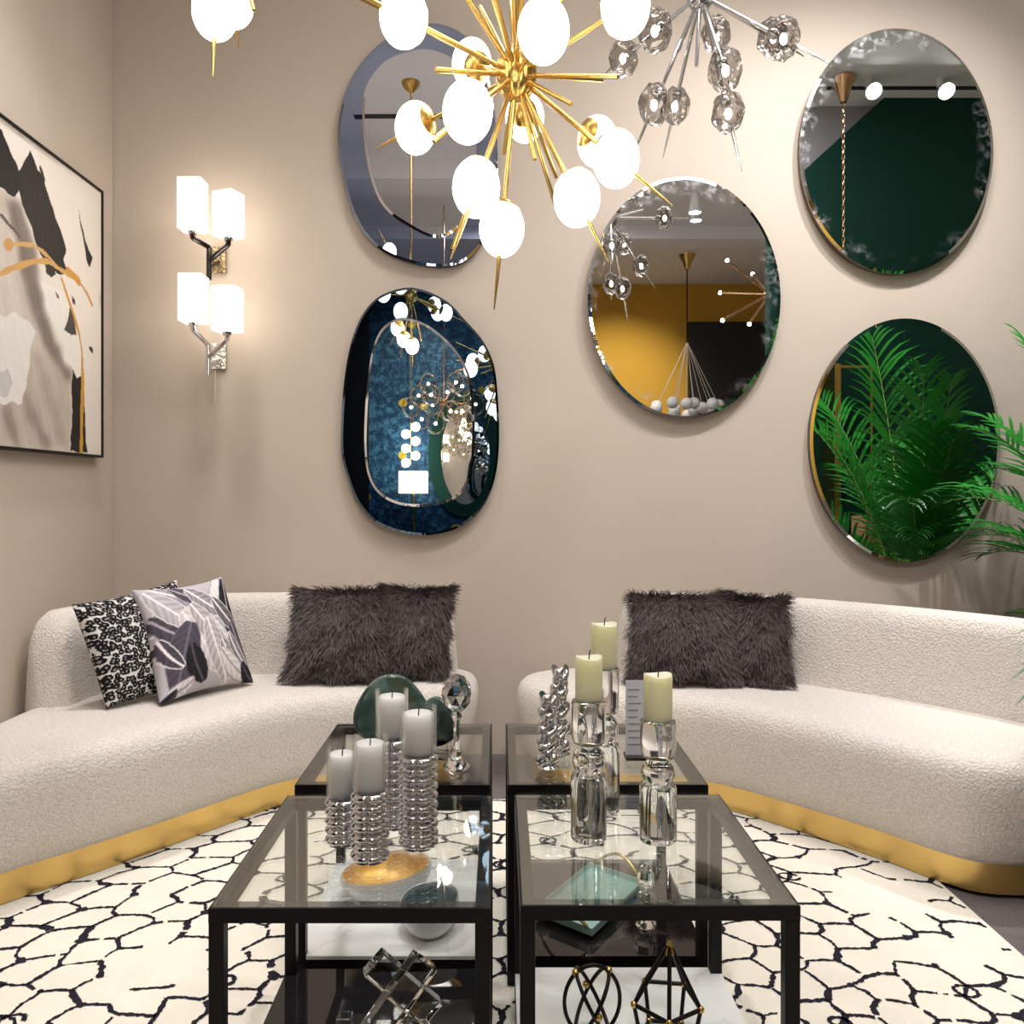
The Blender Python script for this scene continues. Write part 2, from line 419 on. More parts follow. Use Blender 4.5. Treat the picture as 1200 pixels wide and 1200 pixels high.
# ------------------------------------------------------------------ rug
def build_rug():
    z = .010; x0, x1, y0, y1 = -1.52, 1.235, .35, 3.04
    mb = MB(); mb.box(x0, x1, y0, y1, .001, z)
    mb.mi = 1
    def w2f(u, v):                                  # the rows of the pattern run in wide arcs
        return v*math.sin(u), .6+v*math.cos(u)
    blanks = [(-.79, 1.97, .12, .09), (1.03, 2.31, .12, .12), (1.07, 2.03, .13, .06), (-.62, 2.62, .10, .05), (.5, 2.62, .08, .06)]
    def blank(x, y): return any(((x-a)/c)**2+((y-b)/d)**2 < 1 for a, b, c, d in blanks)
    rnd = random.Random(11)
    def strip(pts, w):
        # pts in floor coordinates; jagged edges
        out = []
        for a, b in zip(pts[:-1], pts[1:]):
            n = max(2, int((Vector(b)-Vector(a)).length/.005))
            for i in range(n): out.append(Vector(a).lerp(Vector(b), i/n))
        out.append(Vector(pts[-1]))
        prev = None; wv = w
        for i in range(len(out)):
            t = (out[min(i+1, len(out)-1)]-out[max(i-1, 0)]).normalized(); nn = Vector((-t.y, t.x))
            wv += (w*rnd.uniform(.5, 1.6)-wv)*.55
            p = out[i]
            a = p+nn*(wv*.5+rnd.uniform(-.0015, .0025)); b = p-nn*(wv*.5+rnd.uniform(-.0015, .0025))
            ok = x0+.01 < p.x < x1-.01 and y0+.01 < p.y < y1-.01
            cur = (a, b) if ok and not (blank(p.x, p.y)) and rnd.random() > .025 else None
            if prev and cur:
                mb.add([(prev[0].x, prev[0].y, z+.0015), (prev[1].x, prev[1].y, z+.0015), (cur[1].x, cur[1].y, z+.0015), (cur[0].x, cur[0].y, z+.0015)], [(0, 1, 2, 3)])
            prev = cur
    dv, du = .092, .0395                            # honeycomb rows: half a cell per step of k
    rows, cols = 32, 86
    node = {}
    for i in range(-1, rows+2):
        for k in range(cols):
            v = .3+i*dv+(.019 if (i+k) % 2 == 0 else -.019)+rnd.uniform(-.012, .012)
            u = -1.7+k*du+rnd.uniform(-.010, .010)
            node[i, k] = (u, v)
    def poly(ps, w): strip([w2f(*p) for p in ps], w)
    for i in range(-1, rows+1):
        for k in range(cols-1):
            a = node[i, k]; b = node[i, k+1]; c = node[i+1, k]
            sg = 1 if (i+k) % 2 == 0 else -1
            m = ((a[0]+b[0])/2+rnd.uniform(-.004, .004), (a[1]+b[1])/2+rnd.uniform(-.003, .007))
            if rnd.random() > .05: poly([a, m, b], rnd.choice((.0055, .006, .0065, .008, .009)))
            if sg > 0:
                m = ((a[0]+c[0])/2+rnd.uniform(-.006, .006), (a[1]+c[1])/2)
                if rnd.random() > .07: poly([a, m, c], rnd.choice((.006, .008, .010, .012, .015)))
                q = rnd.random()
                if q < .16:
                    r1, r2 = rnd.uniform(.012, .018), rnd.uniform(.016, .024)
                    x_ = (a[0]+c[0])/2; y_ = (a[1]+c[1])/2
                    poly([(x_+r1*math.cos(t), y_+r2*math.sin(t)) for t in [x*PI/4 for x in range(9)]], .0075)
                elif q < .40:
                    x, y = w2f(*a)
                    if x0+.03 < x < x1-.03 and y0+.03 < y < y1-.03 and not blank(x, y):
                        r = rnd.uniform(.008, .015)
                        ring = [(x+r*rnd.uniform(.7, 1.3)*math.cos(t*PI/7), y+r*rnd.uniform(.6, 1.2)*math.sin(t*PI/7), z+.002) for t in range(14)]
                        mb.add(ring, [tuple(range(14))])
    o = mb.build('area_rug', [M_RUG, M_RUGLINE], smooth=0)
    tag(o, 'cream rug with irregular dark lattice lines under the glass tables', 'rug')
build_rug()

# ------------------------------------------------------------------ sofas
def offset_ring(pts, d):
    n = len(pts); out = []
    for i in range(n):
        t = (pts[(i+1) % n]-pts[i-1]).normalized()
        out.append(pts[i]+Vector((-t.y, t.x))*d)
    return out
def build_sofa(label, body, back, end_r):
    pts = [Vector(p) for p in catmull([(x, y) for x, y in body], 260)]
    ar = sum(pts[i].x*pts[(i+1) % 260].y-pts[(i+1) % 260].x*pts[i].y for i in range(260))
    if ar < 0: pts.reverse()
    cx = sum(p.x for p in pts)/260; cy = sum(p.y for p in pts)/260
    root = thing('curved_sofa', (cx, cy, 0), label, 'sofa')
    ring = lambda d, z: [(p.x, p.y, z) for p in offset_ring(pts, d)]
    mb = MB(); mb.rings([ring(.05, .012), ring(.05, .095)])
    mb.build('brass_plinth', M_PLINTH, root, 30)
    prof = [(.066, .092), (.05, .094), (.036, .11), (.022, .15), (.010, .21), (.002, .27), (0, .31), (.004, .340), (.014, .362), (.030, .376), (.05, .384), (.075, .389)]
    mb = MB(); mb.rings([ring(d, z) for d, z in prof])
    mb.build('seat', M_BOUCLE, root, 60)
    path = catmull(back, 90, closed=False)
    rings = []; N = len(path); L = [0]
    for i in range(1, N): L.append(L[-1]+(path[i]-path[i-1]).length)
    T = L[-1]; z0, z1 = .37, .70
    for i in range(N):
        t = (path[min(i+1, N-1)]-path[max(i-1, 0)]).normalized(); nn = Vector((-t.y, t.x, 0))
        d = min(L[i], T-L[i]); q = min(d/end_r, 1)
        e = (1-(1-q)**2.4)**(1/2.4) if q < 1 else 1
        e = max(e, .03)
        h = z0+(z1-z0)*(.18+.82*e); hw = .085*(.25+.75*min(1, e*1.15))
        rr = []
        for (a, b) in ((-1, 0), (-1, .5), (-.96, .80), (-.80, .93), (-.5, .99), (0, 1), (.5, .99), (.80, .93), (.96, .80), (1, .5), (1, 0)):
            zz = z0+(h-z0)*b; ww = a*hw*(1-.18*b)
            p = path[i]+nn*ww; rr.append((p.x, p.y, zz))
        rings.append(rr)
    mb = MB(); mb.rings(rings)
    mb.build('backrest', M_BOUCLE, root, 70)
    return root
V2 = lambda l: [Vector((a, b, 0)) for a, b in l]
build_sofa('cream boucle curved sofa with brass base beside the left wall',
    [(-.085, 3.38), (-.12, 3.22), (-.30, 3.12), (-.52, 3.05), (-.72, 2.94), (-.88, 2.74), (-1.0, 2.57), (-1.15, 2.38), (-1.28, 2.22), (-1.36, 2.05), (-1.42, 1.9), (-1.5, 1.83), (-1.585, 1.95), (-1.60, 2.2), (-1.60, 2.6), (-1.585, 2.95), (-1.50, 3.25), (-1.25, 3.47), (-.9, 3.54), (-.5, 3.555), (-.2, 3.54), (-.10, 3.48)],
    V2([(-1.515, 2.83), (-1.50, 3.02), (-1.40, 3.25), (-1.15, 3.40), (-.9, 3.44), (-.5, 3.45), (-.17, 3.43)]), .12)
build_sofa('cream boucle curved sofa with brass base in front of the palm',
    [(.07, 3.34), (.10, 3.20), (.22, 3.07), (.42, 3.02), (.62, 2.98), (.77, 2.88), (.88, 2.765), (.98, 2.65), (1.10, 2.50), (1.19, 2.37), (1.27, 2.29), (1.38, 2.26), (1.55, 2.27), (1.72, 2.30), (1.84, 2.42), (1.86, 2.65), (1.77, 2.92), (1.58, 3.16), (1.33, 3.38), (1.05, 3.5), (.7, 3.56), (.3, 3.54), (.13, 3.46)],
    V2([(.47, 3.42), (.75, 3.43), (1.0, 3.36), (1.25, 3.18), (1.45, 2.99), (1.62, 2.79), (1.74, 2.58), (1.76, 2.45)]), .12)

# ------------------------------------------------------------------ cushions
def pillow_grid(c, n, T, pinch=.05):
    """front and back sheets of a stuffed square cushion from its four corners TL, TR, BR, BL"""
    TL, TR, BR, BL = [Vector(p) for p in c]
    nor = (TR-TL).cross(BL-TL).normalized()
    if nor.y > 0: nor = -nor
    def pt(u, v, side):
        uu = u*(1-pinch*(1-v*v)); vv = v*(1-pinch*(1-u*u))
        a, b = (uu+1)/2, (vv+1)/2
        p = (TL*(1-a)+TR*a)*b+(BL*(1-a)+BR*a)*(1-b)
        th = T*max(0, (1-u*u)*(1-v*v))**.42
        return p+nor*th*side
    return pt, nor
def pillow_mesh(c, n, T, pinch=.05):
    pt, nor = pillow_grid(c, n, T, pinch)
    mb = MB(); uv = []
    for side in (1, -1):
        vv = []
        for j in range(n+1):
            for i in range(n+1):
                u, v = -1+2*i/n, -1+2*j/n; vv.append(pt(u, v, side)); uv.append(((u+1)/2, (v+1)/2))
        mb.add(vv, [(j*(n+1)+i, j*(n+1)+i+1, (j+1)*(n+1)+i+1, (j+1)*(n+1)+i) for j in range(n) for i in range(n)])
    return mb, uv, pt, nor
def build_plain(name, mb, uv, mat, colors=None):
    me = bpy.data.meshes.new(name); me.from_pydata(mb.v, [], mb.f); me.update(); me.materials.append(mat)
    lay = me.uv_layers.new(name='UVMap'); idx = np.empty(len(me.loops), int); me.loops.foreach_get('vertex_index', idx)
    lay.data.foreach_set('uv', np.array(uv)[idx].astype(np.float32).ravel())
    if colors is not None:
        ca = me.color_attributes.new('Col', 'FLOAT_COLOR', 'POINT'); ca.data.foreach_set('color', colors.astype(np.float32).ravel())
    bm = bmesh.new(); bm.from_mesh(me); bmesh.ops.remove_doubles(bm, verts=bm.verts, dist=.0002); bmesh.ops.recalc_face_normals(bm, faces=bm.faces); bm.to_mesh(me); bm.free()
    me.polygons.foreach_set('use_smooth', [True]*len(me.polygons))
    return me
def leaf_print(uv):
    uv = np.array(uv); u, v = uv[:, 0], uv[:, 1]; n = len(u)
    lin = lambda c: np.array([s2l(x) for x in c])
    col = np.tile(lin((186, 180, 188)), (n, 1))
    W, G, D, K = (236, 230, 232), (168, 162, 172), (82, 76, 88), (34, 31, 38)
    leaves = [  # base, tip, half width, shade, rib shade, contrast
        ((.0, .55), (.42, .98), .14, G, W, .2), ((.1, 1.0), (.75, .72), .10, G, W, .3), ((.30, .98), (.62, .80), .09, D, G, .25), ((.62, .62), (.95, 1.02), .13, W, G, .15),
        ((.98, .98), (.82, .30), .12, K, G, .2), ((.45, .95), (.80, .62), .11, G, W, .35), ((.70, .80), (.98, .42), .10, (120, 114, 122), W, .35), ((.0, .70), (.30, .45), .10, D, G, .3),
        ((.05, .95), (.42, .55), .13, (196, 190, 198), W, .25), ((.30, .72), (.62, .10), .17, (224, 216, 218), W, .22), ((.42, .78), (.78, .16), .13, (196, 186, 190), W, .3),
        ((.36, .60), (.12, .02), .16, D, (110, 104, 116), .2), ((.30, .40), (.40, .05), .11, K, D, .2), ((.02, .5), (.2, .22), .08, D, W, .3), ((.60, .62), (.80, .30), .08, W, G, .2), ((.55, .62), (.66, .0), .12, (206, 196, 200), W, .3), ((.66, .40), (.86, .0), .10, (176, 166, 172), W, .35), ((.86, .55), (.99, .08), .11, D, G, .25),
        ((.78, .45), (.92, .12), .07, (150, 140, 146), W, .3), ((.62, .30), (.90, .02), .10, W, (170, 160, 160), .2), ((.86, .16), (1.0, .0), .08, K, D, .2), ((.05, .05), (.3, .1), .07, W, G, .2), ((.0, .0), (.14, .05), .06, K, D, .2)]
    for (b, t, hw, c, rc, ct) in leaves:
        b = np.array(b); t = np.array(t); d = t-b; L = np.hypot(*d); d = d/L
        s = ((u-b[0])*d[0]+(v-b[1])*d[1])/L; w = -(u-b[0])*d[1]+(v-b[1])*d[0]
        w = w+.05*np.sin(s*PI)*.6
        ss = np.clip(s, 0, 1); prof = hw*np.sin(PI*np.clip(ss*.94+.04, 0, 1))**.55
        notch = .95+.05*np.abs(np.sin(s*17+np.sign(w)*1.3))
        inside = (s > 0) & (s < 1) & (np.abs(w) < prof*notch)
        vein = .5+.5*np.sin((s*L-np.abs(w)*.9)*85+np.sin(s*9+b[0]*7)*1.2)
        shade = 1-ct*vein-.25*(np.abs(w)/np.maximum(prof, 1e-4))*ct*2
        cc = lin(c)[None, :]*shade[:, None]
        rib = np.abs(w) < .011
        edge = np.abs(w) > prof*notch-.010
        cc = np.where(rib[:, None], lin(rc)[None, :], cc)
        cc = np.where(edge[:, None], lin(rc)[None, :]*.9, cc)
        col = np.where(inside[:, None], cc, col)
    return np.concatenate([col, np.ones((n, 1))], 1)
# printed cushion with banana leaves
cor = [(-1.27, 2.95, .765), (-1.065, 3.27, .78), (-.913, 3.17, .395), (-1.125, 2.83, .395)]
mb, uv, pt, nor = pillow_mesh(cor, 150, .08, .10)
o = link('throw_cushion', build_plain('throw_cushion', mb, uv, M_LEAFPRINT, leaf_print(uv)))
tag(o, 'square cushion printed with grey banana leaves on the left sofa', 'cushion')
cor = [(-1.395, 2.78, .737), (-1.205, 3.19, .778), (-1.08, 3.10, .395), (-1.285, 2.79, .395)]
mb, uv, pt, nor = pillow_mesh(cor, 40, .065, .07)
o = link('throw_cushion', build_plain('throw_cushion', mb, uv, M_LEOPARD))
tag(o, 'black and white leopard print cushion behind the leaf printed one', 'cushion')

def fur_pillow(cor, T, label, seed, n=7500):
    rnd = random.Random(seed)
    mb, uv, pt, nor = pillow_mesh(cor, 16, T, .08)
    TL, TR, BR, BL = [Vector(p) for p in cor]
    down = ((BL-TL)+(BR-TR)).normalized(); right = ((TR-TL)+(BR-BL)).normalized()
    cen = sum((Vector(p) for p in cor), Vector())/4
    vs_, fs = [], []
    for k in range(n):
        side = 1 if rnd.random() < .8 else -1
        u, v = rnd.uniform(-1, 1), rnd.uniform(-1, 1)
        if rnd.random() < .22:
            if rnd.random() < .5: u = math.copysign(rnd.uniform(.9, 1), u)
            else: v = math.copysign(rnd.uniform(.9, 1), v)
        p = pt(u, v, side)
        clump = math.sin(u*9+seed)+math.cos(v*8-u*5+seed*2)
        d = (down*(.55+.25*clump*.3)+right*(u*.55+rnd.uniform(-.45, .45)+.25*math.sin(v*11+seed))+nor*side*.55-down*max(0, v-.55)*1.9).normalized()
        L = rnd.uniform(.04, .08)*(1+.25*clump*.5); w = rnd.uniform(.0011, .0021)
        q = p.copy(); side_v = d.cross(nor*side+right*rnd.uniform(-.4, .4))
        if side_v.length < 1e-3: continue
        side_v.normalize(); base = len(vs_)
        wob = rnd.uniform(-.5, .5)
        for s_ in range(4):
            ww = w*(1-.24*s_)
            vs_ += [tuple(q-side_v*ww), tuple(q+side_v*ww)]
            d = (d+down*.10+side_v*wob*math.sin(s_*2.2+rnd.random())).normalized()
            nq = q+d*L/4
            if nq.z < .393: nq.z = .393
            q = nq
        for s_ in range(3): fs.append((base+2*s_, base+2*s_+1, base+2*s_+3, base+2*s_+2))
    me = bpy.data.meshes.new('fur_cushion'); m2 = MB(); m2.add(mb.v, mb.f); m2.add(vs_, fs)
    me.from_pydata(m2.v, [], m2.f); me.update(); me.materials.append(M_FUR)
    me.polygons.foreach_set('use_smooth', [True]*len(me.polygons))
    o = link('fur_cushion', me)
    return tag(o, label, 'cushion', 'dark fur cushions')
fur_pillow([(-.775, 3.29, .73), (-.44, 3.29, .735), (-.43, 3.19, .41), (-.80, 3.19, .41)], .068, 'wide dark grey fur cushion nearest the printed cushions on left sofa', 1)
fur_pillow([(-.45, 3.33, .74), (-.18, 3.33, .735), (-.205, 3.26, .41), (-.42, 3.26, .41)], .06, 'dark grey fur cushion at the rounded right end of left sofa', 2)
fur_pillow([(.505, 3.27, .715), (.87, 3.25, .72), (.88, 3.14, .41), (.48, 3.18, .41)], .068, 'dark grey fur cushion at the left end of right sofa', 3)
fur_pillow([(.86, 3.28, .72), (1.065, 3.18, .715), (1.055, 3.10, .41), (.89, 3.18, .41)], .045, 'dark grey fur cushion tucked behind its neighbour on right sofa', 4)

# ------------------------------------------------------------------ tables
def build_table(x0, x1, y0, y1, T, shelf_mat, shelf_name, label):
    t = thing('coffee_table', ((x0+x1)/2, (y0+y1)/2, .012), label, 'table', 'glass topped black frame tables')
    b = .024; zf = .0125
    for (x, y) in ((x0, y0), (x1-b, y0), (x0, y1-b), (x1-b, y1-b)):
        MB().box(x, x+b, y, y+b, zf, T-b).build('leg', M_BLACK, t, 0, bevel=.0015)
    mb = MB()
    for (xa, xb, ya, yb) in ((x0, x1, y0, y0+b), (x0, x1, y1-b, y1), (x0, x0+b, y0+b, y1-b), (x1-b, x1, y0+b, y1-b)):
        mb.box(xa, xb, ya, yb, T-b, T-.001)
    mb.build('top_frame', M_BLACK, t, 0)
    MB().box(x0+.004, x1-.004, y0+.004, y1-.004, T-.0005, T+.0045).build('glass_top', M_TGLASS, t, 0)
    mb = MB(); zs = .077
    for (xa, xb, ya, yb) in ((x0+b, x1-b, y0, y0+b), (x0+b, x1-b, y1-b, y1), (x0, x0+b, y0+b, y1-b), (x1-b, x1, y0+b, y1-b)):
        mb.box(xa, xb, ya, yb, zs-.032, zs-.008)
    mb.build('shelf_frame', M_BLACK, t, 0)
    mb = MB().box(x0+b+.001, x1-b-.001, y0+.001, y1-.001, zs-.008, zs)
    for ya, yb in ((y0+b, y1-b),): mb.box(x0+.001, x0+b+.001, ya+.001, yb-.001, zs-.008, zs).box(x1-b-.001, x1-.001, ya+.001, yb-.001, zs-.008, zs)
    mb.build(shelf_name, shelf_mat, t, 0)['label'] = shelf_name.replace('_', ' ')
    return t
T1, T2, ZS = .45, .456, .077
build_table(-.456, -.014, 1.337, 1.836, T1, M_BLACKGL, 'black_glass_shelf', 'glass table with black glass shelf, front left of the four')
build_table(.033, .475, 1.345, 1.842, T1, M_WMARBLE, 'white_shelf', 'glass table with white shelf holding wire ornaments, front right')
build_table(-.452, -.02, 1.885, 2.385, T2, M_WMARBLE, 'white_shelf', 'glass table with white shelf holding two bowls, back left')
build_table(.018, .462, 1.885, 2.385, T2, M_KMARBLE, 'black_marble_shelf', 'glass table with black shelf holding a teal tray, back right')
G1, G2 = T1+.005, T2+.005          # glass surfaces

# ------------------------------------------------------------------ chrome candle holders with white candles
def ribbed_holder(x, y, r, h, label, rows):
    t = thing('candle_holder', (x, y, G1), label, 'candle holder', 'ribbed chrome candle holders')
    M = Matrix.Translation((x, y, G1)); prof = []
    rh = h/rows
    for k in range(rows):
        for q in (.04, .14, .3, .5, .7, .86, .96):
            prof.append((r-.013*(1-math.sqrt(max(0, math.sin(PI*q)))), k*rh+q*rh))
    def mod(rr, z, a):
        q = (a*6/(2*PI)+.25*(int(z/rh) % 2)*0) % 1.0
        return rr*(1-.17*math.exp(-((q-.5)/.10)**2))
    prof = [(r*.85, .0005)]+prof+[(r*.84, h)]
    MB().lathe(prof, 72, M, mod).build('ribbed_cup', M_CHROME, t, 50)
    return t
def glass_sleeve(x, y, z, r, h, parent):
    M = Matrix.Translation((x, y, z))
    MB().lathe([(r, 0), (r, h), (r-.002, h), (r-.002, .003)], 32, M, cap0=False, cap1=False).build('glass_sleeve', M_CLEAR, parent, 40)
def pillar_candle(x, y, z, r, h, mat, label, group, wavy=0):
    t = thing('pillar_candle', (x, y, z), label, 'candle', group)
    M = Matrix.Translation((x, y, z))
    rings = []
    n = 32
    for rr, zz in ((r*.97, .001), (r, .004), (r, h-.006), (r*.97, h-.001), (r*.9, h), (r*.6, h-.004), (r*.2, h-.006)):
        rings.append([M @ Vector((rr*math.cos(2*PI*j/n), rr*math.sin(2*PI*j/n), zz+(wavy*math.sin(4*PI*j/n+1)*(zz > h*.8)*(rr > r*.5)))) for j in range(n)])
    MB().rings(rings).build('wax', mat, t, 50)
    MB().tube([(x, y, z+h-.008), (x+.001, y, z+h+.006), (x+.003, y, z+h+.012)], .0012, 6).build('wick', M_WICK, t, 60)
    return t
holders = [(-.228, 1.505, .0345, .122, .205, 7, 'front chrome ribbed holder standing nearest the viewer', 'white pillar candle in the front ribbed holder'),
           (-.290, 1.575, .0315, .085, .165, 5, 'shortest chrome ribbed holder, leftmost of four', 'white pillar candle in the leftmost short holder'),
           (-.148, 1.562, .0365, .168, .243, 10, 'tall chrome ribbed holder on the right of four', 'cream white pillar candle in the right tall holder'),
           (-.208, 1.655, .0345, .172, .252, 10, 'chrome ribbed holder at the rear, behind the others', 'white pillar candle rising behind the other candles')]
for (x, y, r, h, H2, rows, l1, l2) in holders:
    t = ribbed_holder(x, y, r, h, l1, rows)
    glass_sleeve(x, y, G1+h, r*.92, (H2-h)*1.15, t)
    pillar_candle(x, y, G1+h+.001, r*.76, H2-h, M_WAX, l2, 'white pillar candles')

# ------------------------------------------------------------------ crystal candle pillars with ivory candles
def crystal_pillar(x, y, h, r, label):
    t = thing('crystal_candle_holder', (x, y, G1), label, 'candle holder', 'crystal pillar candle holders')
    M = Matrix.Translation((x, y, G1))
    h1 = h*.47
    MB().lathe([(r*.94, .0005), (r, .005), (r, h1-.006), (r*.93, h1)], 28, M).build('base_block', M_CRYSTAL, t, 35)
    MB().lathe([(r*.50, h1+.0005), (r*.82, h1+.010), (r*.93, h1+h*.085), (r*.86, h1+h*.15), (r*.5, h1+h*.20)], 28, M).build('bead', M_CRYSTAL, t, 60)
    z0 = h1+h*.20+.0005
    MB().lathe([(r*.52, z0), (r*.85, z0+.006), (r*.95, z0+.02), (r*.98, h-.004), (r*.95, h)], 28, M).build('cup', M_CRYSTAL, t, 40)
    return t
for (px, Y, h, r, ch, cr, l1, l2) in ((690, 1.593, .258, .0335, .094, .0255, 'crystal pillar holder on the left, nearest the centre gap', 'ivory pillar candle on the left crystal pillar'),
                                  (771, 1.588, .222, .0345, .098, .0265, 'shorter crystal pillar holder on the right of three', 'ivory pillar candle on the shorter right crystal pillar'),
                                  (708, 1.735, .29, .0315, .102, .0265, 'tallest crystal pillar holder standing behind the other two', 'tallest ivory pillar candle, behind the other two')):
    x = (px-VX)/F*Y
    crystal_pillar(x, Y, h, r, l1)
    pillar_candle(x, Y, G1+h+.0005, cr, ch-.012, M_IVORY, l2, 'ivory pillar candles', .0022)

# ------------------------------------------------------------------ stone discs, crystal ball, twisted chrome, card
def stone_disc(px, py, w, h, Y, rot, label):
    cx, cy_ = (px-VX)/F*Y, CZ-(py-VY)/F*Y
    a, b = w/2, h/2; pts = []
    for j in range(48):
        t = 2*PI*j/48; rr = 1+.07*math.cos(3*t+1.2+rot*2)
        pts.append((a*rr*math.cos(t), b*rr*math.sin(t)))
    zmin = min(p[1] for p in pts); rings = []
    for s, d in ((.90, -.010), (.97, -.008), (1, -.003), (1, .003), (.97, .008), (.90, .010)):
        rings.append([(p[0]*s, d, p[1]*s) for p in pts])
    M = Matrix.Translation((cx, Y, G2+.028-zmin-.003)) @ Matrix.Rotation(rot, 4, 'Z') @ Matrix.Rotation(-.08, 4, 'X')
    t = thing('stone_disc', (cx, Y, G2), label, 'ornament', 'green stone discs')
    MB().rings([[M @ Vector(p) for p in r] for r in rings]).build('polished_slab', M_STONE, t, 50)
    M2 = Matrix.Translation((cx, Y, G2)) @ Matrix.Rotation(rot, 4, 'Z')
    MB().box(-.035, .035, -.025, .025, .0005, .012, M2).box(-.028, .028, -.016, -.011, .012, .045, M2).box(-.028, .028, .013, .018, .012, .045, M2).build('stand', M_CRYSTAL, t, 0)
stone_disc(459, 848, .185, .168, 2.10, .15, 'larger green stone disc standing behind the white candles')
stone_disc(513, 860, .098, .118, 2.07, -.25, 'smaller dark green stone disc beside the crystal ball')

def crystal_ball(px, Y, ztop, label):
    x = (px-VX)/F*Y
    t = thing('crystal_ball_stand', (x, Y, G2), label, 'ornament')
    bm = bmesh.new(); bmesh.ops.create_icosphere(bm, subdivisions=2, radius=1)
    for v in bm.verts: v.co = Vector((v.co.x*.036, v.co.y*.036, v.co.z*.046))
    me = bpy.data.meshes.new('faceted_ball'); bm.to_mesh(me); bm.free(); me.materials.append(M_MOSAIC)
    o = link('faceted_ball', me, t, (0, 0, ztop-.046-G2))
    M = Matrix.Translation((x, Y, G2)); h = ztop-.092-G2
    MB().lathe([(.030, .0005), (.032, .006), (.022, .014), (.009, .028), (.013, .04), (.008, .055), (.007, h-.02), (.013, h-.008), (.010, h+.006)], 12, M).build('stem', M_CRYSTAL, t, 30)
def m_mosaic():
    t = NT('mirror_mosaic'); v = t.coord()
    o = t.n('ShaderNodeTexVoronoi'); o.inputs['Scale'].default_value = 85; t.l(v, o.inputs['Vector'])
    d = t.vor(85, v, 'DISTANCE_TO_EDGE')
    bw = t.n('ShaderNodeRGBToBW'); t.l(o.outputs['Color'], bw.inputs[0])
    return t.done(t.pr(t.ramp(bw.outputs[0], [(.2, (.35, .35, .36, 1)), (.8, (.9, .9, .92, 1))]), .06, 1, .5, t.bump(bw.outputs[0], .8, .01)))
M_MOSAIC = m_mosaic()
crystal_ball(535, 1.985, CZ-(789-VY)/F*1.985, 'mirrored crystal ball on a glass stem, on the back left table')

def twisted(px, Y, ptop, label):
    x = (px-VX)/F*Y; h = CZ-(ptop-VY)/F*Y-G2
    t = thing('twisted_ornament', (x, Y, G2), label, 'ornament', 'twisted chrome ornaments')
    mb = MB(); n = 90
    for ph in (0, 2*PI/3, 4*PI/3):
        pts, rs = [], []
        for i in range(n):
            q = i/(n-1); a = ph+q*PI*5.0; R = .0125+.005*math.sin(q*PI*9)
            pts.append((x+R*math.cos(a), Y+R*math.sin(a), G2+.009+q*(h-.016)))
            rs.append(.0088+.0038*math.sin(q*PI*18+ph*2))
        mb.tube(pts, rs, 9)
    mb.build('twisted_strands', M_CHROME, t, 60)
    MB().lathe([(.022, .0005), (.026, .004), (.018, .012)], 20, Matrix.Translation((x, Y, G2))).build('foot', M_CHROME, t, 40)
twisted(656, 2.08, 779, 'taller twisted chrome ornament behind the crystal pillars')
twisted(642, 1.985, 810, 'shorter twisted chrome ornament, leftmost on the back right table')

t = thing('card_holder', (.328, 2.06, G2), 'white information card upright in a clear holder behind ivory candles', 'sign')
x0, x1 = (733-VX)/F*2.06, (768-VX)/F*2.06
MB().box(x0, x1, 2.058, 2.0595, G2+.008, CZ-(797-VY)/F*2.06).build('card', M_CARD, t, 0)
mb = MB(); rr = random.Random(4)
for k in range(9):
    zz = CZ-(808+k*8-VY)/F*2.06; mb.box(x0+.006, x0+.006+rr.uniform(.02, .05), 2.0575, 2.0580, zz-.002, zz+.0015)
mb.build('printed_lines', M_PRINT, t, 0)
MB().box(x0-.002, x1+.002, 2.035, 2.085, G2+.0005, G2+.008).build('base', M_BLACKGL, t, 0)
MB().box(x0-.002, x1+.002, 2.061, 2.063, G2+.008, CZ-(792-VY)/F*2.06).build('clear_back', M_CLEAR, t, 0)

# ------------------------------------------------------------------ bowls on the white shelf
def bowl(x, y, z, w, d, h, tilt, rot, inner, label, name='bowl'):
    t = thing(name, (x, y, z), label, 'bowl')
    M = Matrix.Translation((x, y, z)) @ Matrix.Rotation(rot, 4, 'Z')
    def ring(s, hh, dz=0):
        return [M @ Vector((w/2*s*math.cos(a), d/2*s*math.sin(a), hh+tilt*s*math.cos(a)*(hh/h)+dz)) for a in [2*PI*j/40 for j in range(40)]]
    out = [ring(.40, .001), ring(.62, .006), ring(.84, h*.28), ring(.97, h*.62), ring(1.0, h*.85), ring(.985, h)]
    MB().rings(out+[ring(.955, h-.002)], cap1=False).build('shell', M_WENAMEL, t, 60)
    MB().rings([ring(.955, h-.002), ring(.93, h*.80), ring(.85, h*.55), ring(.6, h*.30), ring(.2, h*.22)], cap0=False).build('glazed_inside', inner, t, 60)
bowl(-.288, 2.17, ZS, .232, .19, .075, .014, .15, M_GOLDLEAF, 'wide white bowl lined with gold leaf on the white shelf')
bowl(-.163, 1.995, ZS, .138, .165, .080, .006, 0, M_TEAL, 'small white bowl lined with teal glaze beside the gold bowl')

